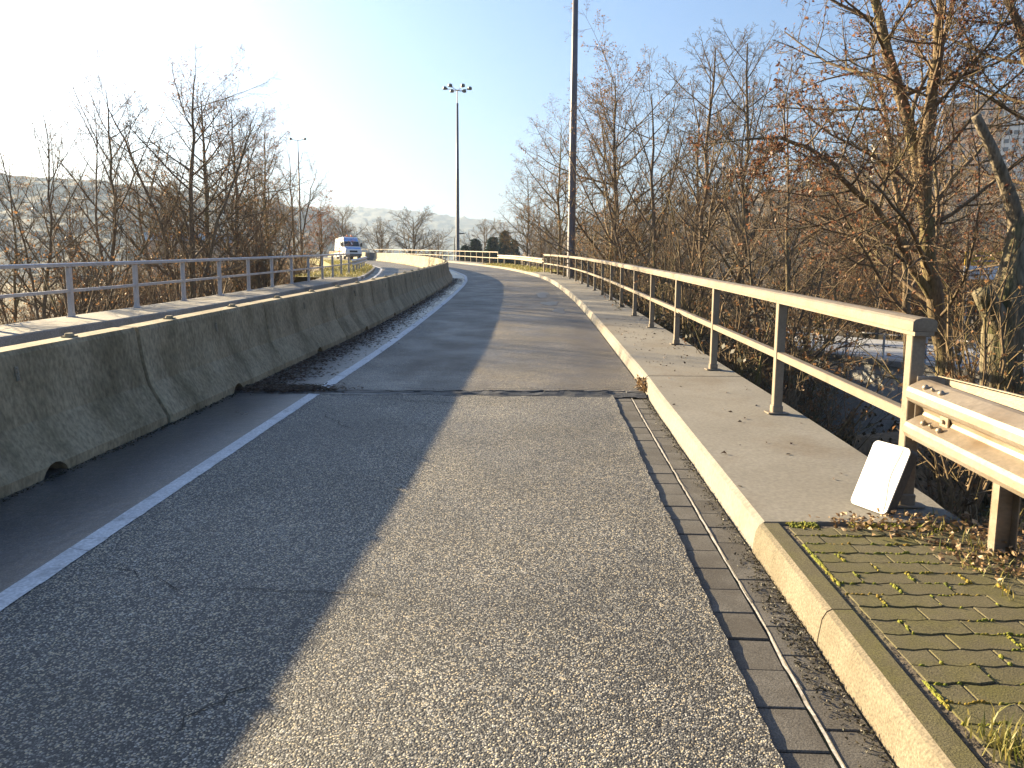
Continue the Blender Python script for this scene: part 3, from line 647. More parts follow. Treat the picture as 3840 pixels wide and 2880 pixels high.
# face normal points left and towards the camera; it leans back to the right
B1, B2, T1 = Vector(W(1.875, 4.08, .152)), Vector(W(1.975, 3.875, .152)), Vector(W(2.02, 4.13, .495))
ex = (B2-B1); wd_ = ex.length; ex.normalize(); ez = (T1-B1); ez = (ez-ex*ez.dot(ex)); ht_ = ez.length; ez.normalize(); en = ex.cross(ez)
if en.y > 0: en = -en
ctr = (B1+B2)/2
def panel(poly, d0, d1, name, mat, bulge=0):
    n = len(poly); V = [ctr+ex*x+ez*y+en*d0 for x, y in poly]+[ctr+ex*x+ez*y+en*d1 for x, y in poly]
    return MB().add(V, [tuple(range(n)), tuple(range(2*n-1, n-1, -1))]+[(i, n+i, n+(i+1) % n, (i+1) % n) for i in range(n)]).build(name, mat, sg)
panel(rrect(wd_, ht_, .028), 0, -.006, 'rim', 'sign_dark')
panel(rrect(wd_*.985, ht_*.992, .027), .008, -.0, 'white_face', 'sign_white')
panel([(x*.97, y) for x, y in rrect(wd_, ht_, .026)], -.006, -.065, 'box_back', 'sign_dark')
mb = MB()
for k in range(14):
    t0, t1 = k/14, (k+1)/14; f = lambda t: (wd_*(.30-.12*math.sin(t*5.0)*t), ht_*(.97-.94*t))
    a, b = f(t0), f(t1); V = [ctr+ex*(a[0]-.0025)+ez*a[1]+en*.0095, ctr+ex*(a[0]+.0025)+ez*a[1]+en*.0095, ctr+ex*(b[0]+.0025)+ez*b[1]+en*.0095, ctr+ex*(b[0]-.0025)+ez*b[1]+en*.0095]
    mb.add(V, [(0, 1, 2, 3)])
mb.build('reflection_line', 'lampbox', sg)  # wavy dark strip on the face: a distorted reflection painted as colour

# ------------------------------------------------------------------ lamp masts
def flood_mast(x, y, H, label, r0=.145, heads=6, zb=None, span=.95, hs=1.0):
    b = (x, y, tz(x, y) if zb is None else zb); t = thing('lamp_mast', label, 'lamp mast', b, 'tall lamp masts')
    zt = b[2]+H; MB().tube([(x, y, b[2]-.3), (x, y, b[2]+.02), (x, y, b[2]+H*.5), (x, y, zt-1.3)], [r0, r0, r0*.8, r0*.52], 14).build('shaft', 'mast', t, True)
    MB().tube([(x, y, zt-1.35), (x, y, zt+.05)], .045, 8).build('spigot', 'mast', t)
    for k in range(heads):
        a = 2*math.pi*k/heads; dx, dy = math.cos(a), math.sin(a)
        if heads == 2: dx, dy = (1, 0) if k else (-1, 0)
        MB().tube([(x, y, zt), (x+dx*span*.4, y+dy*span*.4, zt+.02), (x+dx*span*.72, y+dy*span*.72, zt+.12)], .028, 6).build('arm', 'mast', t)
        c = Vector((x+dx*span, y+dy*span, zt+.14)); hd = MB().tube([c+Vector((0, 0, .16*hs)), c+Vector((0, 0, .12*hs)), c+Vector((0, 0, 0)), c+Vector((0, 0, -.06))], [.10*hs, .15*hs, .17*hs, .14*hs], 10).box(c-Vector((dx, dy, 0))*.16*hs, (.12*hs, .12*hs, .10*hs), a).build('lamp_head', 'lampbox', t)
        MB().tube([c+Vector((0, 0, -.058)), c+Vector((0, 0, -.085))], [.135*hs, .11*hs], 10).build('lens', 'lampglass', hd)
    return t
flood_mast(2.89, 38.2, 18.6, 'dark tall mast rising out of the frame behind the right railing', .205)
flood_mast(-5.88, 82, 18.4, 'dark mast with a ring of six floodlights at the far bend', .205, zb=3.0, span=1.3, hs=1.4)
flood_mast(-25.6, 93, 14.5, 'thin distant two-armed lamp mast behind the left trees', .13, 2, span=.85)
bx, by = -7.9, 104; b = (bx, by, tz(bx, by)); t = thing('street_lamp', 'small street lamp with curved arm behind the distant railing', 'street lamp', b)
MB().tube([(bx, by, b[2]-.2), (bx, by, 6.6), (bx+.02, by, 7.6), (bx+.25, by, 8.1), (bx+.7, by, 8.25)], [.11, .08, .07, .06, .05], 8).build('pole', 'lampbox', t)
MB().box((bx+1.0, by, 8.22), (.75, .26, .16), 0, .04).build('lamp_head', 'lampbox', t)

# ------------------------------------------------------------------ van
def van(px, py, rz):
    t = thing('van', 'white high-roofed van with blue front and orange beacon coming round the bend', 'van', W(px, py, .0)); L, Wd = 5.4, 1.95
    # local: x forward, y left. side profile (x, z)
    prof = [(-2.7, .35), (-2.7, 2.35), (-2.6, 2.5), (1.05, 2.55), (1.35, 2.42), (2.05, 1.42), (2.15, 1.34), (2.62, 1.12), (2.70, .95), (2.70, .35)]
    inset = [0, .10, .18, .18, .16, .06, .03, .06, .03, .03]; V = []; n = len(prof)
    for s_ in (-1, 1): V += [(x, s_*(Wd/2-i_), z) for (x, z), i_ in zip(prof, inset)]
    F = [tuple(range(n-1, -1, -1)), tuple(n+k for k in range(n))]+[(k, (k+1) % n, n+(k+1) % n, n+k) for k in range(n)]
    def pt(name, mb, mat, par=None):
        o = link(name, mb.mesh(name), mat, par or t); return o
    pt('body', MB().add(V, F), 'van_white')
    def quad(pts, off=.012):
        p = [Vector(q) for q in pts]; nrm = (p[1]-p[0]).cross(p[2]-p[0]).normalized(); nrm = nrm if nrm.x > 0 or abs(nrm.y) > .9 else -nrm
        if abs(nrm.y) > .9 and nrm.y*p[0].y < 0: nrm = -nrm
        a = [q-nrm*.01 for q in p]; b = [q+nrm*off for q in p]; m = len(p)
        return MB().add(a+b, [tuple(range(m)), tuple(range(2*m-1, m-1, -1))]+[(i, (i+1) % m, m+(i+1) % m, m+i) for i in range(m)])
    pt('roof_front', quad([(1.06, -.74, 2.535), (1.06, .74, 2.535), (1.62, .80, 2.03), (1.62, -.80, 2.03), (1.36, -.77, 2.40)][:4]), 'van_blue') if False else None
    pt('forehead', quad([(1.37, -.76, 2.395), (1.37, .76, 2.395), (1.62, .81, 2.035), (1.62, -.81, 2.035)]), 'van_blue')
    pt('windscreen', quad([(1.64, -.81, 2.005), (1.64, .81, 2.005), (2.03, .88, 1.445), (2.03, -.88, 1.445)]), 'van_glass')
    pt('card', quad([(1.74, -.1, 1.9), (1.74, .06, 1.9), (1.9, .1, 1.65), (1.9, -.02, 1.65)], .02), 'sign_plain')
    pt('bonnet', quad([(2.17, -.90, 1.33), (2.17, .90, 1.33), (2.60, .88, 1.13), (2.60, -.88, 1.13)]), 'van_blue')
    pt('grille', MB().box((2.70, 0, .86), (.05, .9, .22), 0, .01), 'rubber'); pt('bumper', MB().box((2.70, 0, .48), (.16, 1.86, .26), 0, .04), 'lampbox')
    for s_ in (-1, 1):
        pt('headlight', MB().box((2.66, s_*.72, .93), (.12, .34, .26), 0, .04), 'lampclear')
        m = pt('mirror', MB().box((1.85, s_*1.13, 1.65), (.12, .2, .42), 0, .03), 'rubber'); pt('mirror_arm', MB().box((1.85, s_*.98, 1.5), (.06, .2, .06)), 'rubber', m)
        pt('side_window', quad([(1.2, s_*.915, 2.0), (1.50, s_*.915, 2.0), (1.92, s_*.945, 1.42), (1.2, s_*.965, 1.42)]), 'van_glass')
        pt('stripe', MB().box((-.6, s_*.972, .95), (3.6, .02, .14)), 'orange')
        for x in (-1.7, 1.75):
            w_ = pt('wheel', MB().tube([(x, s_*.72, .34), (x, s_*.985, .34)], .34, 16), 'rubber'); pt('rim', MB().tube([(x, s_*.98, .34), (x, s_*.995, .34)], .2, 12), 'lampbox', w_)
    bc = pt('beacon_bar', MB().box((.75, 0, 2.60), (.26, .95, .08), 0, .02), 'orange'); pt('beacon', MB().tube([(.75, .25, 2.62), (.75, .25, 2.80)], [.11, .08], 10), 'orange', bc); pt('beacon', MB().tube([(.75, -.25, 2.62), (.75, -.25, 2.80)], [.11, .08], 10), 'orange', bc)
    t.rotation_euler = (0, 0, rz); return t
van(-19.2, 89.5, R(-64))

# ------------------------------------------------------------------ lower right: wall, lower road, its railing, direction sign
wl = thing('retaining_wall', 'pale sunlit concrete retaining wall in the cutting below the right railing', 'wall', (13.0, 37.0, -5.8)); mid = (WALL_A+WALL_B)/2; Lw = np.linalg.norm(WALL_B-WALL_A); rzw = math.atan2(_wd[1], _wd[0])
npan = 6
for k in range(npan):
    c = WALL_A+(WALL_B-WALL_A)*(k+.5)/npan; MB().box((c[0]+_wn[0]*.2, c[1]+_wn[1]*.2, -3.8), (Lw/npan-.02, .45, 4.3), rzw, .015).build('wall_panel', 'wall', wl)
MB().box((mid[0]+_wn[0]*.25, mid[1]+_wn[1]*.25, -1.52), (Lw, .75, .26), rzw, .02).build('coping', 'slab_left', wl)
V = [];  n = 14
for k in range(n):
    c = WALL_A+(WALL_B-WALL_A)*(-1.3+2.9*k/(n-1))
    for o_ in (.6, 8.5): V.append((c[0]+_wn[0]*o_, c[1]+_wn[1]*o_, -1.55+.02*o_))
tag(link('lower_road', mesh_np('lower_road', V, np.array([(2*i, 2*i+2, 2*i+3, 2*i+1) for i in range(n-1)])), 'conc_road'), kind='structure')
lowr = thing('lower_railing', 'thin pale railing on the wall top of the lower road', 'railing', (WALL_A[0], WALL_A[1], -1.4))
a_, b_ = WALL_A+_wn*.3, WALL_B+_wn*.3
for k in range(9):
    c = a_+(b_-a_)*k/8; MB().box((c[0], c[1], -.9), (.06, .06, 1.0), rzw).build('post', 'rail_cool', lowr)
for z in (-.4, -.9): MB().box(((a_+b_)[0]/2, (a_+b_)[1]/2, z), (Lw, .045, .05), rzw).build('rail', 'rail_cool', lowr)
ds = thing('direction_sign', 'yellow and white road direction sign seen between the near right trunks', 'sign', (27.9, 45, -1.7))
MB().box((27.9, 45, 3.2), (2.75, .06, .78), R(-8), .01).build('yellow_panel', 'sign_yellow', ds); MB().box((27.9, 45, 2.38), (2.75, .06, .78), R(-8), .01).build('white_panel', 'sign_plain', ds)
for dx in (-1.1, 1.1): MB().tube([(27.9+dx, 45.12, -1.8), (27.9+dx, 45.12, 3.55)], .06, 8).build('pole', 'rail_cool', ds)
for i, (dx, z, w_) in enumerate(((-.5, 3.36, .9), (-.35, 3.06, 1.2), (-.4, 2.5, 1.1), (-.55, 2.26, .8))): MB().box((27.9+dx, 44.95, z), (w_, .012, .09), R(-8)).build('lettering', 'sign_ink', ds)

# ------------------------------------------------------------------ buildings
def tower(x, y, z0, w, d, h, rz, label, fm, floors, cols, stripe=None, roofbox=True):
    t = thing('tower_block', label, 'building', (x, y, z0)); me_w = None
    def pt(name, mb, mat): return link(name, mb.mesh(name), mat, t)
    pt('wall', MB().box((0, 0, h/2), (w, d, h)), fm); pt('roof', MB().box((0, 0, h+.3), (w+.6, d+.6, .6)), 'slab')
    if roofbox: pt('roof_house', MB().box((w*.1, 0, h+2), (w*.35, d*.5, 3)), fm)
    if stripe: pt('stripe', MB().box((-w*.12, -d/2-.1, h/2), (w*.2, .25, h*.98)), stripe)
    fh = h/floors; win = MB().box((0, 0, 0), (w/cols*.55, .16, fh*.5)).mesh('window'); win.materials.append(M['window']); wins = MB().box((0, 0, 0), (.16, d/3*.5, fh*.5)).mesh('window'); wins.materials.append(M['window'])
    for f in range(floors):
        for c in range(cols):
            xx = -w/2+w*(c+.5)/cols
            if stripe and abs(xx+w*.12) < w*.11: continue
            link('window', win, None, t, (xx, -d/2-.05, fh*(f+.55)))
        for c in range(3): link('window', wins, None, t, (-w/2-.05, -d/2+d*(c+.5)/3, fh*(f+.55)))
    t.rotation_euler = (0, 0, rz)
def pol(vx, r_): a = math.atan((vx-1106)/1640); return r_*math.sin(a), r_*math.cos(a)
x, y = pol(1886, 395); tower(x, y, 40, 11, 12, 26, R(-20), 'slim white tower block with an ochre stripe on the right hill', 'facade_white', 9, 5, 'facade_stripe')
x, y = pol(1945, 410); tower(x, y, 42, 18, 12, 27, R(-24), 'wider white tower block beside the ochre-striped one', 'facade_white', 9, 7)
x, y = pol(2062, 400); tower(x, y, 42, 22, 14, 38, R(-28), 'tan tower block higher on the right hill behind the trees', 'facade_tan', 12, 7)
x, y = pol(2205, 380); tower(x, y, 36, 26, 14, 38, R(-32), 'pale tower block at the right edge of the hill', 'facade_white', 12, 8)
t = thing('hall', 'low hall with a pale blue roof glimpsed behind the left trees', 'building', (-53, 128, -4))
link('wall', MB().box((0, 0, 6.0), (11, 10, 12)).mesh('wall'), 'facade_tan', t); link('roof', MB().prism([(-5.8, -5.4), (5.8, -5.4), (5.8, 5.4), (-5.8, 5.4)], 12.0, 13.3).mesh('roof'), 'roof_blue', t)
wm = MB().box((0, 0, 0), (1.6, .2, 1.6)).mesh('window'); wm.materials.append(M['window'])
for k in range(4): link('window', wm, None, t, (-3.9+2.6*k, -5.02, 9))

# ------------------------------------------------------------------ trees
def tubes(P, Rr, k):
    Mn, n, _ = P.shape; T = np.gradient(P, axis=1); T /= np.linalg.norm(T, axis=2, keepdims=True)+1e-9
    ref = np.where(np.abs(T[..., 2:3]) < .9, np.array([0, 0, 1.]), np.array([1., 0, 0])); U = np.cross(T, ref); U /= np.linalg.norm(U, axis=2, keepdims=True)+1e-9; Wv = np.cross(T, U)
    a = np.arange(k)*2*math.pi/k
    ring = P[:, :, None, :]+Rr[:, :, None, None]*(np.cos(a)[None, None, :, None]*U[:, :, None, :]+np.sin(a)[None, None, :, None]*Wv[:, :, None, :])
    V = ring.reshape(-1, 3); b = (np.arange(Mn)*n*k)[:, None, None]; i = (np.arange(n-1)*k)[None, :, None]; j = np.arange(k)[None, None, :]; j2 = (j+1) % k
    F = np.stack(np.broadcast_arrays(b+i+j, b+i+j2, b+i+k+j2, b+i+k+j), -1).reshape(-1, 4); return V, F
def join(parts):
    V = []; F = []; o = 0
    for v, f in parts: V.append(v); F.append(f+o); o += len(v)
    return np.concatenate(V), np.concatenate(F)
def spawn(g, P, Rr, k, t0, t1, ang, lenf, n, wig, up, rr=.62, tip=.3, aj=.22, rmin=.004, taperlen=.6, lmax=None, thick=.02):
    N, n0, _ = P.shape; Mn = N*k; idx = np.repeat(np.arange(N), k)
    t = t0+(t1-t0)*((np.tile(np.arange(k), N)+g.random(Mn))/k); f = t*(n0-1); i = np.minimum(f.astype(int), n0-2); a = (f-i)[:, None]
    pos = P[idx, i]*(1-a)+P[idx, i+1]*a; tan = P[idx, i+1]-P[idx, i]; tan /= np.linalg.norm(tan, axis=1, keepdims=True)+1e-9
    r0 = Rr[idx, i]*(1-a[:, 0])+Rr[idx, i+1]*a[:, 0]
    plen = np.linalg.norm(np.diff(P, axis=1), axis=2).sum(1)[idx]
    ref = np.where(np.abs(tan[:, 2:3]) < .9, np.array([0, 0, 1.]), np.array([1., 0, 0])); u = np.cross(tan, ref); u /= np.linalg.norm(u, axis=1, keepdims=True); w = np.cross(tan, u)
    ph = np.tile(np.arange(k), N)*2.4+g.random(N)[idx]*6.28+g.normal(0, .5, Mn); an = ang+g.normal(0, aj, Mn)
    d = np.cos(an)[:, None]*tan+np.sin(an)[:, None]*(np.cos(ph)[:, None]*u+np.sin(ph)[:, None]*w)
    L = plen*lenf*(1-taperlen*t)*(.65+.6*g.random(Mn))
    if lmax: L = np.minimum(L, lmax)
    out = np.empty((Mn, n, 3)); out[:, 0] = pos
    for q in range(1, n):
        d = d+g.normal(0, wig, (Mn, 3)); d[:, 2] += up; d /= np.linalg.norm(d, axis=1, keepdims=True); out[:, q] = out[:, q-1]+d*(L/(n-1))[:, None]
    rs = np.maximum(np.minimum(r0*rr, .004+L*thick), rmin); Ro = rs[:, None]*np.linspace(1, tip, n)[None]; return out, np.maximum(Ro, rmin*.7)
def stem(g, pts, r0, r1, n=14, wig=.03):
    c = catmull([tuple(p) for p in pts], .3); s_ = np.concatenate(([0], np.cumsum(np.linalg.norm(np.diff(c, axis=0), axis=1)))); q = np.linspace(0, s_[-1], n)
    P = np.stack([np.interp(q, s_, c[:, k]) for k in range(3)], 1); P[1:-1] += g.normal(0, wig, (n-2, 3)); return P[None], (r0*(1-np.linspace(0, 1, n))**.8*(1-r1/r0)+r1)[None]
def leaves(g, levels, count, size, droop=.3):
    ends = np.concatenate([P[:, P.shape[1]//2:].reshape(-1, 3) for P, _ in levels]); c = ends[g.integers(0, len(ends), count)]+g.normal(0, .03, (count, 3))
    a = g.normal(0, 1, (count, 3)); a[:, 2] -= droop; a /= np.linalg.norm(a, axis=1, keepdims=True); b = np.cross(a, g.normal(0, 1, (count, 3))); b /= np.linalg.norm(b, axis=1, keepdims=True); s_ = size*(.6+.7*g.random(count))[:, None]
    nrm = np.cross(a, b)*s_*.25
    V = np.stack((c, c+a*s_*.5+b*s_*.35+nrm, c+a*s_, c+a*s_*.5-b*s_*.35+nrm), 1).reshape(-1, 3); return V, np.arange(count*4).reshape(-1, 4)
def make_tree(seed, stems, k, ang, lenf, up, leafn=0, leafsize=.06, rmin=.006, wig=.09, t0=.22, thick=.02, ang2=.75):
    g = np.random.default_rng(seed); St = [stem(g, *s_) for s_ in stems]; n = max(P.shape[1] for P, _ in St); P0 = np.concatenate([p for p, _ in St]); R0 = np.concatenate([r_ for _, r_ in St])
    P1, R1 = spawn(g, P0, R0, k[0], t0, .97, ang, lenf, 8, wig*.8, up, rmin=rmin, thick=thick)
    P2, R2 = spawn(g, P1, R1, k[1], .2, .98, ang2, .5, 6, wig, up*.8, rmin=rmin, thick=thick)
    P3, R3 = spawn(g, P2, R2, k[2], .15, .98, ang2, .55, 4, wig, up*.6, rmin=rmin*.85)
    lv = [(P1, R1, 5), (P2, R2, 4), (P3, R3, 3)]
    if len(k) > 3: P4, R4 = spawn(g, P3, R3, k[3], .2, 1., .7, .6, 2, wig, up*.4, rmin=rmin*.7); lv.append((P4, R4, 3))
    tr = tubes(P0, R0, 9); cr = join([tubes(*q) for q in lv]); lf = leaves(g, [(q[0], 0) for q in lv[-2:]], leafn, leafsize) if leafn else None
    return tr, cr, lf
def tree_meshes(name, data, bark, leafm):
    out = [('trunk', mesh_np(name+'_trunk', *data[0], True), bark), ('crown', mesh_np(name+'_crown', *data[1], True), bark)]
    if data[2]: out.append(('leaves', mesh_np(name+'_leaves', *data[2]), leafm))
    for _, me, mt in out: me.materials.append(M[mt])
    return out
def straight(H, r0, lean=(0, 0), bend=.25, seed=0):
    r_ = random.Random(seed); return ([(0, 0, -.3), (lean[0]*.25+r_.uniform(-bend, bend)*.3, lean[1]*.25, H*.25), (lean[0]*.55+r_.uniform(-bend, bend), lean[1]*.55+r_.uniform(-bend, bend), H*.55), (lean[0], lean[1], H)], r0, .012, 14, .03)
PROTO = {}
def proto(name, H, data, bark, leafm='leaf'): PROTO[name] = (H, tree_meshes(name, data, bark, leafm))
proto('upright_a', 10, make_tree(1, [straight(10, .10, (.6, .2), .3, 1), straight(9, .075, (-1.5, .3), .3, 2)], (17, 8, 7, 4), .80, .46, .055, 1500, .05, .0042), 'bark_grey')
proto('upright_b', 10, make_tree(2, [straight(10, .11, (-.5, .2), .3, 3), straight(8.7, .08, (2.0, -.4), .3, 4), straight(8.2, .075, (-2.2, .6), .3, 5)], (13, 8, 7, 3), .75, .44, .055, 500, .05, .0042), 'bark_grey')
proto('upright_c', 10, make_tree(3, [straight(10, .12, (.2, .0), .3, 6)], (28, 9, 7, 4), .92, .50, .06, 3500, .06, .0042, ang2=.85), 'bark')
proto('slender', 10, make_tree(4, [straight(10, .085, (.1, .0), .15, 7)], (32, 8, 6, 3), .6, .28, .07, 0, .05, .0042), 'bark_grey')
proto('slender_leafy', 10, make_tree(5, [straight(10, .075, (.3, .0), .2, 8), straight(8, .06, (-.9, .3), .2, 9)], (18, 8, 6, 3), .65, .34, .07, 1200, .05, .0042), 'bark')
proto('round', 10, make_tree(6, [([(0, 0, -.3), (.1, 0, 2), (.2, .1, 5), (.1, .1, 8.8)], .2, .02, 14, .04)], (22, 10, 7, 3), .95, .66, .07, 0, .06, .010, t0=.14), 'bark_grey')
proto('round_b', 10, make_tree(7, [([(0, 0, -.3), (-.1, 0, 2), (.5, .1, 5), (.8, .1, 8.5)], .18, .02, 14, .04), ([(0, 0, .3), (-.8, 0, 2.5), (-2.0, .3, 5.5), (-2.5, .3, 7.5)], .13, .02, 14, .04)], (14, 9, 7, 3), .9, .62, .07, 0, .06, .010, t0=.14), 'bark_grey')
proto('leafy_bushy', 10, make_tree(8, [straight(10, .1, (.5, .3), .3, 10), straight(9, .08, (-1.6, -.2), .3, 11), straight(8, .08, (2.1, .2), .3, 12)], (11, 8, 6, 2), .85, .46, .05, 6000, .09, .005), 'bark', 'leaf_red')
def place(kind, name, x, y, ztop, label, rz=None, group=None, sx=1.0, zb=None):
    H, parts = PROTO[kind]; z = tz(x, y)-.1 if zb is None else zb; t = thing(name, label, 'tree', (x, y, z), group); s_ = (ztop-z)/H
    t.scale = (s_*sx, s_*sx, s_); t.rotation_euler = (0, 0, random.uniform(0, 6.28) if rz is None else rz)
    for n_, me, _ in parts: link(n_, me, None, t)
    return t
def VX(vx, Y): return (vx-1106)/1640*Y
def VT(vy, Y): return 1.53+(614-vy)/1640*Y
LG, RG, CG = 'bare trees behind the left railing', 'bare trees behind the right railing', 'bare trees beyond the bend'
for kind, vx, Y, vy, lab, grp, sx in [
    ('slender_leafy', 30, 23, 375, 'small bare tree at the very left edge behind the railing', LG, 1.2),
    ('upright_a', 95, 19.5, 278, 'bare forked tree, second from the left edge, with tufted upright twigs', LG, .9),
    ('slender', 165, 31, 425, 'low slim bare sapling in the gap left of the tall left clump', LG, 1.3),
    ('upright_a', 238, 25.5, 225, 'slim bare tree standing just left of the tall left clump', LG, 1.0),
    ('round_b', 335, 36, 330, 'broad bare tree half hidden behind the left clump', LG, .8),
    ('upright_b', 408, 27, 190, 'tallest many-stemmed bare tree in the middle of the left clump', LG, 1.3),
    ('upright_c', 452, 31, 226, 'bare tree with a dark straight trunk right of the tallest left one', LG, 1.2),
    ('upright_a', 512, 33, 258, 'bare tree with one clear trunk on the right of the left clump', LG, 1.2),
    ('upright_c', 590, 38, 304, 'bare twiggy tree left of the thin two-armed mast', LG, 1.0),
    ('upright_b', 645, 45, 345, 'lower bare tree in front of the thin two-armed mast', LG, 1.1),
    ('leafy_bushy', 695, 58, 440, 'brown-leaved bushy tree left of the van', LG, 1.2),
    ('upright_c', 560, 52, 370, 'fine-twigged bare tree deep behind the left clump', LG, 1.2),
    ('round', 742, 112, 452, 'bare rounded tree rising directly behind the van', CG, 1.1),
    ('round_b', 826, 128, 474, 'left half of the bare round tree pair beyond the bend', CG, 1.5),
    ('round', 892, 126, 456, 'tallest bare round tree beyond the bend left of the mast', CG, 1.4),
    ('round_b', 945, 132, 500, 'low bare tree right beside the mast with six floodlights', CG, 1.5),
    ('round', 1046, 138, 481, 'bare round tree with conifers at its foot right of the mast', CG, 1.1),
    ('upright_c', 1132, 66, 384, 'bare tree at the left end of the right-hand row above the guard rail', RG, 1.0),
    ('upright_b', 1170, 58, 425, 'low bare tree between the guard rail and the right-hand row', RG, 1.1),
    ('upright_c', 1212, 50, 285, 'bare tree just left of the tall dark mast', RG, 1.0),
    ('upright_c', 1305, 40, 188, 'dense bare tree just right of the tall dark mast', RG, 1.0),
    ('upright_a', 1362, 37, 232, 'bare tree right of the dense one next to the mast', RG, 1.0),
    ('upright_b', 1425, 34, 214, 'many-stemmed bare tree in the middle of the right row', RG, 1.0),
    ('slender_leafy', 1472, 39, 250, 'slim bare tree left of the two tall slender ones', RG, 1.2),
    ('slender', 1512, 30, 128, 'left of the two tall slender trees on the right', RG, 1.15),
    ('slender', 1592, 29, 122, 'right of the two tall slender trees on the right', RG, 1.15),
    ('upright_a', 1640, 33, 262, 'bare tree behind the two tall slender trees', RG, 1.1),
    ('upright_b', 1705, 26, 235, 'bare tree behind the spreading limbs of the big right tree', RG, .9),
    ('leafy_bushy', 1790, 40, 400, 'brown-leaved bushy tree in front of the slim striped tower', RG, 1.2),
    ('upright_c', 1890, 46, 330, 'bare tree in front of the white tower blocks', RG, 1.2),
    ('leafy_bushy', 2075, 30, 430, 'bushy brown-leaved tree behind the big right trunk', RG, 1.1),
]:
    place(kind, 'bare_tree', VX(vx, Y), Y, VT(vy, Y), lab, group=grp, sx=sx)
# near right tree with two leaders and spreading limbs (x, y, z measured on site)
def near_tree(label, stems, k, ang, lenf, up, leafn, seed, loc, bark='bark', **kw):
    L = Vector(loc); st = [([tuple(Vector(p)-L) for p in pts], r0, r1, 18, .025) for pts, r0, r1 in stems]
    data = make_tree(seed, st, k, ang, lenf, up, leafn, .055, .0045, **kw); t = thing('bare_tree', label, 'tree', loc, RG)
    for n_, me, mt in tree_meshes('near%d' % seed, data, bark, 'leaf_red'):
        o = link(n_, me, None, t)
        if n_ == 'crown': me.materials.clear(); me.materials.append(M['bark_grey'])
    return t
def pv(vx, vy, Y): # where a sight line meets the vertical plane at distance Y
    d = _f*1640+_x2*(vx-1106)-_u2*(vy-829.5); q = d*(Y/d.y); return (q.x, q.y, q.z+1.53)
b = pv(2056, 980, 11.2)
near_tree('big near tree with brown leaves, two leaders and wide limbs right of the railing', [
    ([b, pv(2035, 740, 11.2), pv(2012, 560, 11.2), pv(1992, 400, 11.2), pv(1960, 250, 11.3), pv(1920, 120, 11.4), pv(1885, -20, 11.5), pv(1860, -260, 11.7)], .14, .03),
    ([pv(1996, 430, 11.2), pv(1996, 360, 11.1), pv(2008, 250, 11), pv(2026, 100, 10.8), pv(2030, -60, 10.7), pv(2050, -300, 10.5)], .10, .02),
    ([pv(2010, 640, 11.2), pv(1956, 541, 11.0), pv(1902, 464, 10.8), pv(1834, 396, 10.6), pv(1770, 335, 10.4), pv(1690, 296, 10.2), pv(1610, 300, 10.1)], .062, .014),
    ], (26, 9, 7, 4), 1.05, .44, .035, 4600, 31, b, t0=.2, wig=.10, thick=.011)
b = pv(2420, 900, 12.5)
near_tree('tree at the right edge whose leafy branches hang in from outside the frame', [
    ([b, pv(2400, 600, 12.5), pv(2330, 380, 12.4), pv(2250, 200, 12.2), pv(2190, 30, 12), pv(2160, -150, 12)], .16, .03),
    ([pv(2370, 520, 12.5), pv(2380, 250, 12.4), pv(2370, -100, 12.2)], .12, .02)], (22, 9, 7, 3), 1.0, .46, .035, 4600, 32, b, t0=.25, wig=.10, thick=.011)
b = pv(1960, 800, 17)
near_tree('thin bare tree standing behind the big right one', [
    ([b, pv(1955, 600, 17), pv(1935, 400, 17), pv(1900, 200, 17), pv(1880, 60, 17)], .10, .015), ([pv(1950, 560, 17), pv(2050, 400, 17.2), pv(2130, 300, 17.4), pv(2180, 180, 17.6)], .07, .012)], (14, 8, 6, 2), .8, .42, .05, 1500, 33, b)
# sawn-off old trunk
b = pv(2172, 1010, 9.8); st = thing('tree_stump', 'thick sawn-off old trunk with furrowed bark at the right edge', 'tree', b)
def rough_tube(pts, rad, n, amp, name, mat, par, seed):
    c = catmull([tuple(p)+(r_,) for p, r_ in zip(pts, rad)], .06); mb = MB(); vs = []; r_ = random.Random(seed)
    P = [Vector(q[:3]) for q in c]
    for i, p in enumerate(P):
        t_ = (P[min(i+1, len(P)-1)]-P[max(i-1, 0)]).normalized(); u = t_.cross(Vector((0, 1, 0))).normalized(); w = t_.cross(u)
        for k in range(n):
            a = 2*math.pi*k/n; q = 1+amp*(math.sin(3*a+i*.08+seed)*.5+math.sin(7*a-i*.05)*.35+math.sin(13*a+i*.13)*.3)+amp*.6*(float(vnoise(i*.5, k*1.3, 1, seed))-.5); vs.append(p+(u*math.cos(a)+w*math.sin(a))*c[i][3]*q)
    m = len(P); fs = [(i*n+k, i*n+(k+1) % n, (i+1)*n+(k+1) % n, (i+1)*n+k) for i in range(m-1) for k in range(n)]+[tuple(range(n-1, -1, -1)), tuple((m-1)*n+k for k in range(n))]
    return mb.add(vs, fs).build(name, mat, par, True)
rough_tube([pv(2172, 1030, 9.8), pv(2172, 900, 9.8), pv(2166, 770, 9.8), pv(2172, 680, 9.8), pv(2186, 610, 9.8), pv(2198, 540, 9.8), pv(2204, 470, 9.8)], [.30, .25, .225, .225, .19, .15, .12], 26, .16, 'trunk', 'bark_old', st, 1)
rough_tube([pv(2200, 520, 9.8), pv(2192, 455, 9.78), pv(2170, 390, 9.75), pv(2140, 315, 9.7), pv(2108, 250, 9.65)], [.11, .085, .072, .062, .055], 16, .16, 'limb', 'bark_old', st, 2)
rough_tube([pv(2175, 740, 9.8), pv(2150, 680, 9.7), pv(2128, 640, 9.6), pv(2122, 628, 9.58)], [.17, .14, .12, .115], 18, .12, 'stub', 'bark_old', st, 3)
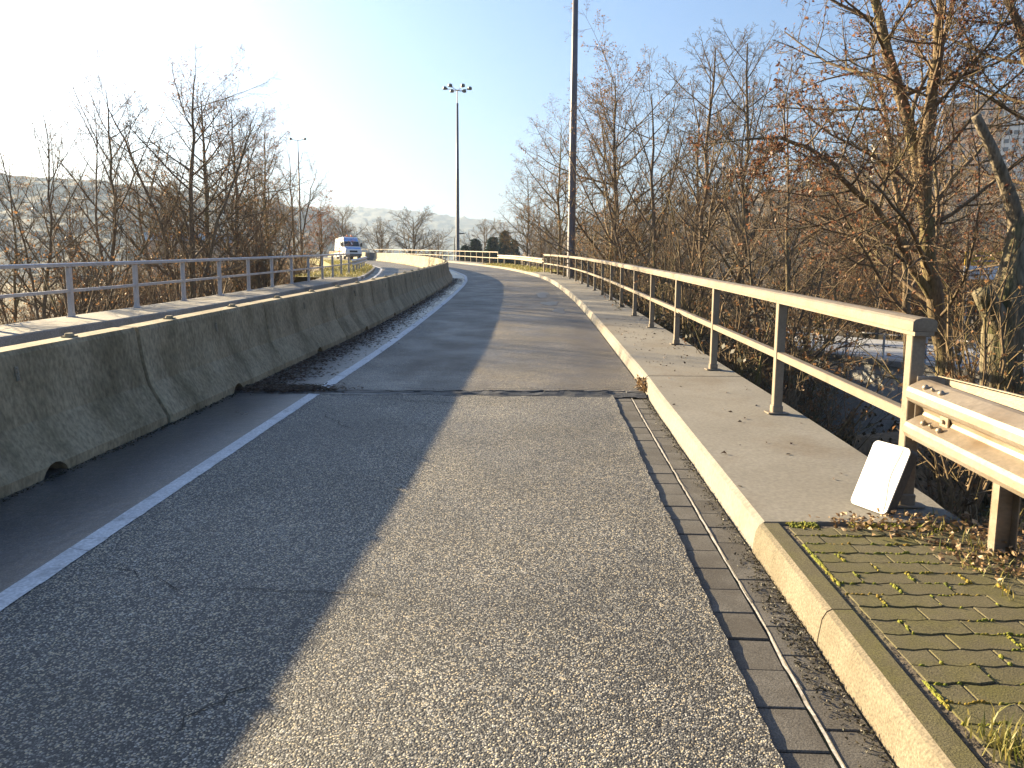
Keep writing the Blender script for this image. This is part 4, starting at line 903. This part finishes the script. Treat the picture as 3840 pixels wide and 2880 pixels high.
# conifers
def conifer_mesh(seed):
    g = np.random.default_rng(seed); n = 3600; h = g.random(n)**.75; rad = (1-h)**.85*.30*(.55+.45*((h*11) % 1)); a = g.random(n)*6.283; rr = rad*np.sqrt(g.random(n))
    c = np.stack((rr*np.cos(a), rr*np.sin(a), .06+h*.94), 1); d = np.stack((np.cos(a), np.sin(a), -.25+0*a), 1)+g.normal(0, .3, (n, 3)); b_ = np.cross(d, g.normal(0, 1, (n, 3))); b_ /= np.linalg.norm(b_, axis=1, keepdims=True); s_ = .085*(.5+g.random((n, 1)))
    V = np.stack((c-b_*s_*.35, c+b_*s_*.35, c+d*s_), 1).reshape(-1, 3); return V, np.arange(n*3).reshape(-1, 3)
CT = MB().tube([(0, 0, -.02), (0, 0, .5), (0, 0, .98)], [.018, .012, .002], 7).mesh('conifer_trunk'); CT.materials.append(M['bark'])
CC = [mesh_np('conifer_crown', *conifer_mesh(k)) for k in (1, 2)]
for c in CC: c.materials.append(M['needle'])
for i, (vx, Y, vy, sx, lab) in enumerate([(1089, 118, 503, 0.97, 'tallest dark conifer right of the six-light mast beyond the railing'), (1064, 122, 517, 1.22, 'broad dark conifer under the bare round tree'), (1109, 125, 523, 0.94, 'small dark conifer furthest right in the distant group'), (1027, 120, 521, 1.22, 'dark conifer just right of the small street lamp'), (1004, 116, 534, 1.30, 'low dark conifer at the foot of the six-light mast')]):
    x = VX(vx, Y); z = tz(x, Y)-.2; H = VT(vy, Y)-z; t = thing('conifer', lab, 'tree', (x, Y, z), 'conifers beyond the bend'); t.scale = (H*sx*.8, H*sx*.8, H); t.rotation_euler = (0, 0, i)
    link('trunk', CT, None, t); link('crown', CC[i % 2], None, t)

# ------------------------------------------------------------------ undergrowth (uncountable)
def shrub(g, H, k=(6, 6, 5), rmin=.005, lean=.5):
    N = k[0]; a = g.random(N)*6.283; tip = np.stack((np.cos(a)*lean*H*g.random(N), np.sin(a)*lean*H*g.random(N), H*(.6+.4*g.random(N))), 1); n = 6; u = np.linspace(0, 1, n)[None, :, None]
    P = np.concatenate((tip[:, None, :2]*u**.8, tip[:, None, 2:]*u), 2)+g.normal(0, .03*H, (N, n, 3))*u; Rr = (.012+.006*H)*(1-.75*np.linspace(0, 1, n))[None]*np.ones((N, 1))
    P1, R1 = spawn(g, P, Rr, k[1], .15, .98, .7, .5, 4, .14, .05, rmin=rmin); P2, R2 = spawn(g, P1, R1, k[2], .1, 1, .75, .6, 2, .14, .03, rmin=rmin*.8)
    return [(P, Rr, 4), (P1, R1, 3), (P2, R2, 3)]
def thicket(name, label, spots, hr, leafn, leafm, bark, seed, k=(6, 6, 5), lsize=.07, rmin=.005):
    g = np.random.default_rng(seed); vt = []; lv = []
    for x, y in spots:
        lvls = shrub(g, g.uniform(*hr), k, rmin); off = np.array([x, y, tz(x, y)-.1]); lvls = [(P+off, r_, s_) for P, r_, s_ in lvls]
        vt += [tubes(*q) for q in lvls]
        if leafn: lv.append(leaves(g, [(q[0], 0) for q in lvls[1:]], leafn, lsize))
    o = tag(link(name, mesh_np(name, *join(vt), True), bark), label, 'undergrowth', kind='stuff')
    if lv: q = link('leaves', mesh_np(name+'_leaves', *join(lv)), leafm, o); q['kind'] = 'stuff'
    return o
g = np.random.default_rng(5)
sp = [(float(LRAIL.x(min(y, 39.5)))-(1.6+g.random()**1.3*13)-(0 if y < 39 else (y-39)*.35), y) for y in g.uniform(9, 62, 150)]
thicket('undergrowth', 'tangled brown undergrowth between the trees behind the left railing', sp, (1.6, 4.2), 110, 'leaf', 'bark_grey', 1, (7, 6, 5))
sp = [(float(RAIL.x(y))+1.1+g.random()**1.2*9, y) for y in g.uniform(9, 44, 175)]; sp = [q for q in sp if not (.36 < q[0]/q[1] < .62)]
thicket('undergrowth', 'dark tangled brush filling the cutting behind the right railing', sp, (1.8, 4.4), 60, 'leaf', 'bark', 2)
sp = [(x, y) for x, y in zip(g.uniform(7.5, 20, 60), g.uniform(15, 40, 60)) if (np.array([x, y])-WALL_A) @ _wn < -1.0 and x/y < .40][:20] + [(y*q, y) for y, q in zip(g.uniform(47, 62, 75), g.uniform(.37, .70, 75))]
thicket('undergrowth', 'rust-brown leafy hedge growth left of the big right trunk', sp, (3.5, 7.5), 420, 'leaf', 'bark', 3, (7, 7, 5), lsize=.12, rmin=.008)
sp = [(float(RAIL2.x(np.clip(y, 64.2, 112)))+g.uniform(1.5, 12)+(64-y)*.3*(y < 64), y) for y in g.uniform(46, 108, 60)]
thicket('undergrowth', 'low brown brush beyond the far railing and guard rail', sp, (1.0, 2.4), 70, 'leaf_red', 'bark_grey', 4, (5, 5, 4), rmin=.009)
sp = [(float(RAIL.x(4.1))+g.uniform(.7, 4.8), g.uniform(2.2, 10.5)) for _ in range(60)]
thicket('undergrowth', 'thin twiggy brush growing on the bank behind the guard rail', sp, (.8, 1.9), 30, 'leaf', 'bark', 6, (6, 5, 4), .05, .003)
# ivy-dark ground cover in the cutting
c = np.stack((g.uniform(2.6, 15, 26000), g.uniform(8.6, 40, 26000)), 1); keep = ((c-WALL_A) @ _wn < -.4) & (c[:, 0] > RAIL.x(c[:, 1])+.3); c = c[keep]; z = terrain(c[:, 0], c[:, 1])+g.uniform(.02, .5, len(c)); n = len(c)
C3 = np.stack((c[:, 0], c[:, 1], z), 1); a = g.normal(0, 1, (n, 3)); a /= np.linalg.norm(a, axis=1, keepdims=True); b2 = np.cross(a, g.normal(0, 1, (n, 3))); b2 /= np.linalg.norm(b2, axis=1, keepdims=True); sz = g.uniform(.04, .09, (n, 1))
V = np.stack((C3, C3+a*sz*.5+b2*sz*.4, C3+a*sz, C3+a*sz*.5-b2*sz*.4), 1).reshape(-1, 3)
tag(link('ivy', mesh_np('ivy', V, np.arange(4*n).reshape(-1, 4)), 'ivy'), 'dark ivy covering the slope of the cutting below the railing', 'ivy', kind='stuff')
# far woods on the hills
def woods(label, az, rr, n, hr, rmin, seed, X, k=(3, 4, 3)):
    g = np.random.default_rng(seed); vt = []; protos = []
    for _ in range(8):
        lv = shrub(g, 1.0, k, .012, .45); protos.append(join([tubes(P, r_*1.0, 3) for P, r_, _ in lv]))
    A = np.radians(g.uniform(*az, n)); Rr = g.uniform(*rr, n)
    for i in range(n):
        x, y = Rr[i]*math.sin(A[i]), Rr[i]*math.cos(A[i]); d = np.argmin((X[0]-x)**2+(X[1]-y)**2); z = X[2].ravel()[d]; H = g.uniform(*hr); v, f = protos[i % 8]; ca = math.cos(i); sa = math.sin(i)
        vt.append((np.stack(((v[:, 0]*ca-v[:, 1]*sa)*H+x, (v[:, 0]*sa+v[:, 1]*ca)*H+y, v[:, 2]*H+z-1), 1), f))
    tag(link('woods', mesh_np('woods', *join(vt)), 'bark_grey'), label, 'woods', kind='stuff')
woods('bare brown woods covering the hillside on the right', (1, 42), (180, 432), 540, (10, 16), .02, 9, (HX, HY, HZ))

# ------------------------------------------------------------------ litter, moss, grass, debris
def litter(name, label, pts, size, mat, seed, flat=.5, kindlabel='leaves', asp=.3):
    g = np.random.default_rng(seed); c = np.array(pts); n = len(c); a = g.normal(0, 1, (n, 3)); a[:, 2] *= flat; a /= np.linalg.norm(a, axis=1, keepdims=True); r_ = g.normal(0, 1, (n, 3)); r_[:, 2] *= flat; b_ = np.cross(np.cross(a, r_), a); b_ /= np.linalg.norm(b_, axis=1, keepdims=True); nr = np.cross(a, b_); s_ = size*(.5+g.random(n))[:, None]; cu = g.normal(0, .25, (n, 1))
    V = np.stack((c, c+a*s_*.35+b_*s_*asp+nr*s_*cu*asp*3, c+a*s_, c+a*s_*.35-b_*s_*asp+nr*s_*cu*asp*3, c+a*s_*.5+nr*s_*.12), 1).reshape(-1, 3)
    k = np.arange(n)*5; F = np.concatenate([np.stack((k+i, k+j, k+4), 1) for i, j in ((0, 1), (1, 2), (2, 3), (3, 0))]); V[:, 2] += .003
    return tag(link(name, mesh_np(name, V, F), mat), label, kindlabel, kind='stuff')
pts = []
while len(pts) < 2200:
    y = random.uniform(1.2, 3.86); x = 1.42+random.random()*1.2; edge = 2.08+.10*math.sin(y*5)-.5*sstep(3.5, 3.78, y)+.05*math.sin(y*17)
    if x > edge+random.gauss(0, .05): pts.append(W(x, y, .15+.04*random.random()*min(1, (x-edge)*4 if x > edge else .2)))
litter('fallen_leaves', 'drift of dry brown leaves along the edge of the paving under the guard rail', pts, .03, 'litter', 3, .45)
pts = [W(KERB.x(y)+random.uniform(.15, .95), y, .152) for y in [random.gauss(11.5, 2.4) for _ in range(170)] if 8.4 < y < 24] + [W(KERB.x(y)+random.uniform(.08, 1.0), y, .152) for y in [random.uniform(4, 8.2) for _ in range(26)]]
litter('fallen_leaves', 'scattered dark dead leaves lying on the right concrete walkway', pts, .032, 'mould', 4, .12)
pts = []
for _ in range(1500): y = random.uniform(1.5, 7.8); pts.append(W(KERB.x(y)-abs(random.gauss(0, .035))-.01, y, .0))
for _ in range(700): y = random.gauss(2.9, .35); pts.append(W(KERB.x(y)-random.uniform(.01, .13), y, .0))
litter('gutter_dirt', 'crumbs of soil and leaf bits lying in the gutter along the kerb', pts, .012, 'ivy', 5, .5, 'dirt')
pts = []
for _ in range(12000):
    y = 8+random.random()**1.6*30; x = float(BAR.x(y))+.33+abs(random.gauss(0, .3))*(.6+.5*float(vnoise(y, 0, 1.2))); pts.append(W(x, y, .009))
for _ in range(2600): x = random.gauss(-2.45, .28); pts.append(W(max(x, -2.95), random.gauss(8.1, .10), .012+random.random()*.02))
litter('debris', 'dark drifted twigs and leaf mould at the foot of the barrier', pts, .045, 'mould', 6, .1, 'debris', .09)
pts = []
for _ in range(900): y = random.uniform(3.2, 8); pts.append(W(float(BAR.x(y))+.33+abs(random.gauss(0, .03)), y, .008))
litter('debris', 'thin line of dirt along the nearest barrier blocks', pts, .018, 'ivy', 7, .3, 'debris')
# moss in the paver joints
mb = MB(); g2 = random.Random(4)
def dome(x, y, h, rx, ry, rh):
    p = [W(x+rx*math.cos(a), y+ry*math.sin(a), h-.004) for a in [k*math.pi/3 for k in range(6)]]+[W(x+.55*rx*math.cos(a+.4), y+.55*ry*math.sin(a+.4), h+rh*.8) for a in [k*math.pi/3 for k in range(6)]]+[W(x, y, h+rh)]
    mb.add(p, [(k, (k+1) % 6, 6+(k+1) % 6, 6+k) for k in range(6)]+[(6+k, 6+(k+1) % 6, 12) for k in range(6)])
for i, (x0, y) in enumerate(paver_rows):
    if y < 1.2: continue
    x = x0
    while x < 2.1:
        d_ = float(vnoise(x, y, 5, 3)); 
        if g2.random() < .03+max(0, d_-.45)*2.0: dome(x, y+.0055*math.cos(2*math.pi*(x-x0)/.1125)+g2.uniform(-.003, .003), .146, g2.uniform(.006, .018), g2.uniform(.003, .007), g2.uniform(.002, .009))
        x += g2.uniform(.008, .02)
    xj = x0+(PL/2 if i % 2 else PL)
    while xj < 2.1:
        for _ in range(int(g2.random()**2*14*(float(vnoise(xj, y, 3.3, 7)) > .4))): dome(xj+g2.uniform(-.006, .006), y+g2.uniform(.01, .10), .146, g2.uniform(.004, .012), g2.uniform(.005, .016), g2.uniform(.002, .009))
        xj += PL
for _ in range(420):
    y = g2.uniform(1.3, 3.7)
    if float(vnoise(0, y, 3.1, 4)) >.58: dome(1.371+.035*(y-2.8)+g2.gauss(0, .003), y, .146, g2.uniform(.003, .007), g2.uniform(.008, .03), g2.uniform(.002, .005))
for _ in range(420):
    x = g2.uniform(1.42, 2.25)
    if float(vnoise(x, 0, 6, 2)) > .42: dome(x, 3.745+g2.gauss(0, .022)-.03*(x-1.4), .147, g2.uniform(.005, .016), g2.uniform(.004, .012), g2.uniform(.002, .010))
tag(mb.build('moss', 'moss', None, True), 'bright green moss growing in the paving joints', 'moss', kind='stuff')
def blades(name, label, pts, hgt, seed, wdt=.004):
    g = np.random.default_rng(seed); c = np.array(pts); n = len(c); h = hgt*(.4+.9*g.random(n))[:, None]; a = g.random(n)*6.283; side = np.stack((np.cos(a), np.sin(a), 0*a), 1)*wdt; ln = np.stack((np.cos(a+1.5), np.sin(a+1.5), 0*a), 1)*h*g.uniform(.1, .8, (n, 1)); up = np.array([0, 0, 1.])
    V = np.stack((c-side, c+side, c+ln*.35+up*h*.6+side*.7, c+ln*.35+up*h*.6-side*.7, c+ln+up*h*.95), 1).reshape(-1, 3); k = np.arange(n)*5
    return tag(link(name, mesh_np(name, V, [np.stack((k, k+1, k+2, k+3), 1), np.stack((k+3, k+2, k+4), 1)]), 'blade'), label, 'grass', kind='stuff')
pts = [W(random.uniform(2.0, 2.7), random.uniform(2.2, 3.9), .14) for _ in range(420)] + [W(random.gauss(1.40, .035), random.gauss(1.98, .05), .148) for _ in range(130)] + [W(random.uniform(2.3, 4.5), random.uniform(1, 8), 0) for _ in range(0)]
blades('grass', 'short grass tufts growing through the leaf litter beside the guard rail', pts, .07, 3, .003)
pts = []
for _ in range(5000): s_ = random.uniform(KERB.s_at_y(44.3), KERB.s_at_y(64)); p = KERB.off(s_, random.uniform(.14, 2.2)); pts.append(W(p[0], p[1], .14))
for _ in range(6000): s_ = random.uniform(LKERB.s_at_y(35.3), LKERB.s_at_y(75)); p = LKERB.off(s_, -random.uniform(.14, 3.0)); pts.append(W(p[0], p[1], .14))
blades('grass', 'yellowish winter grass on the verges behind the guard rails', pts, .13, 4, .012)
pts = [W(1.44+random.gauss(0, .025), 8.25+random.gauss(0, .10), random.uniform(.0, .10)) for _ in range(240)]
litter('dry_weeds', 'clump of dry weeds stuck in the broken kerb at the joint', pts, .05, 'litter', 9, 1.0, 'weeds')

# ------------------------------------------------------------------ haze
hz = MB().box((0, 300, 112), (7000, 7000, 250)).build('haze', None); tag(hz, kind='stuff')
m = bpy.data.materials.new('haze air'); m.use_nodes = True; nt = m.node_tree; nt.nodes.clear()
pvn = nt.nodes.new('ShaderNodeVolumePrincipled'); pvn.inputs['Color'].default_value = (.36, .46, .61, 1); pvn.inputs['Density'].default_value = .00033; pvn.inputs['Anisotropy'].default_value = .3
on = nt.nodes.new('ShaderNodeOutputMaterial'); nt.links.new(pvn.outputs[0], on.inputs['Volume']); hz.data.materials.append(m)
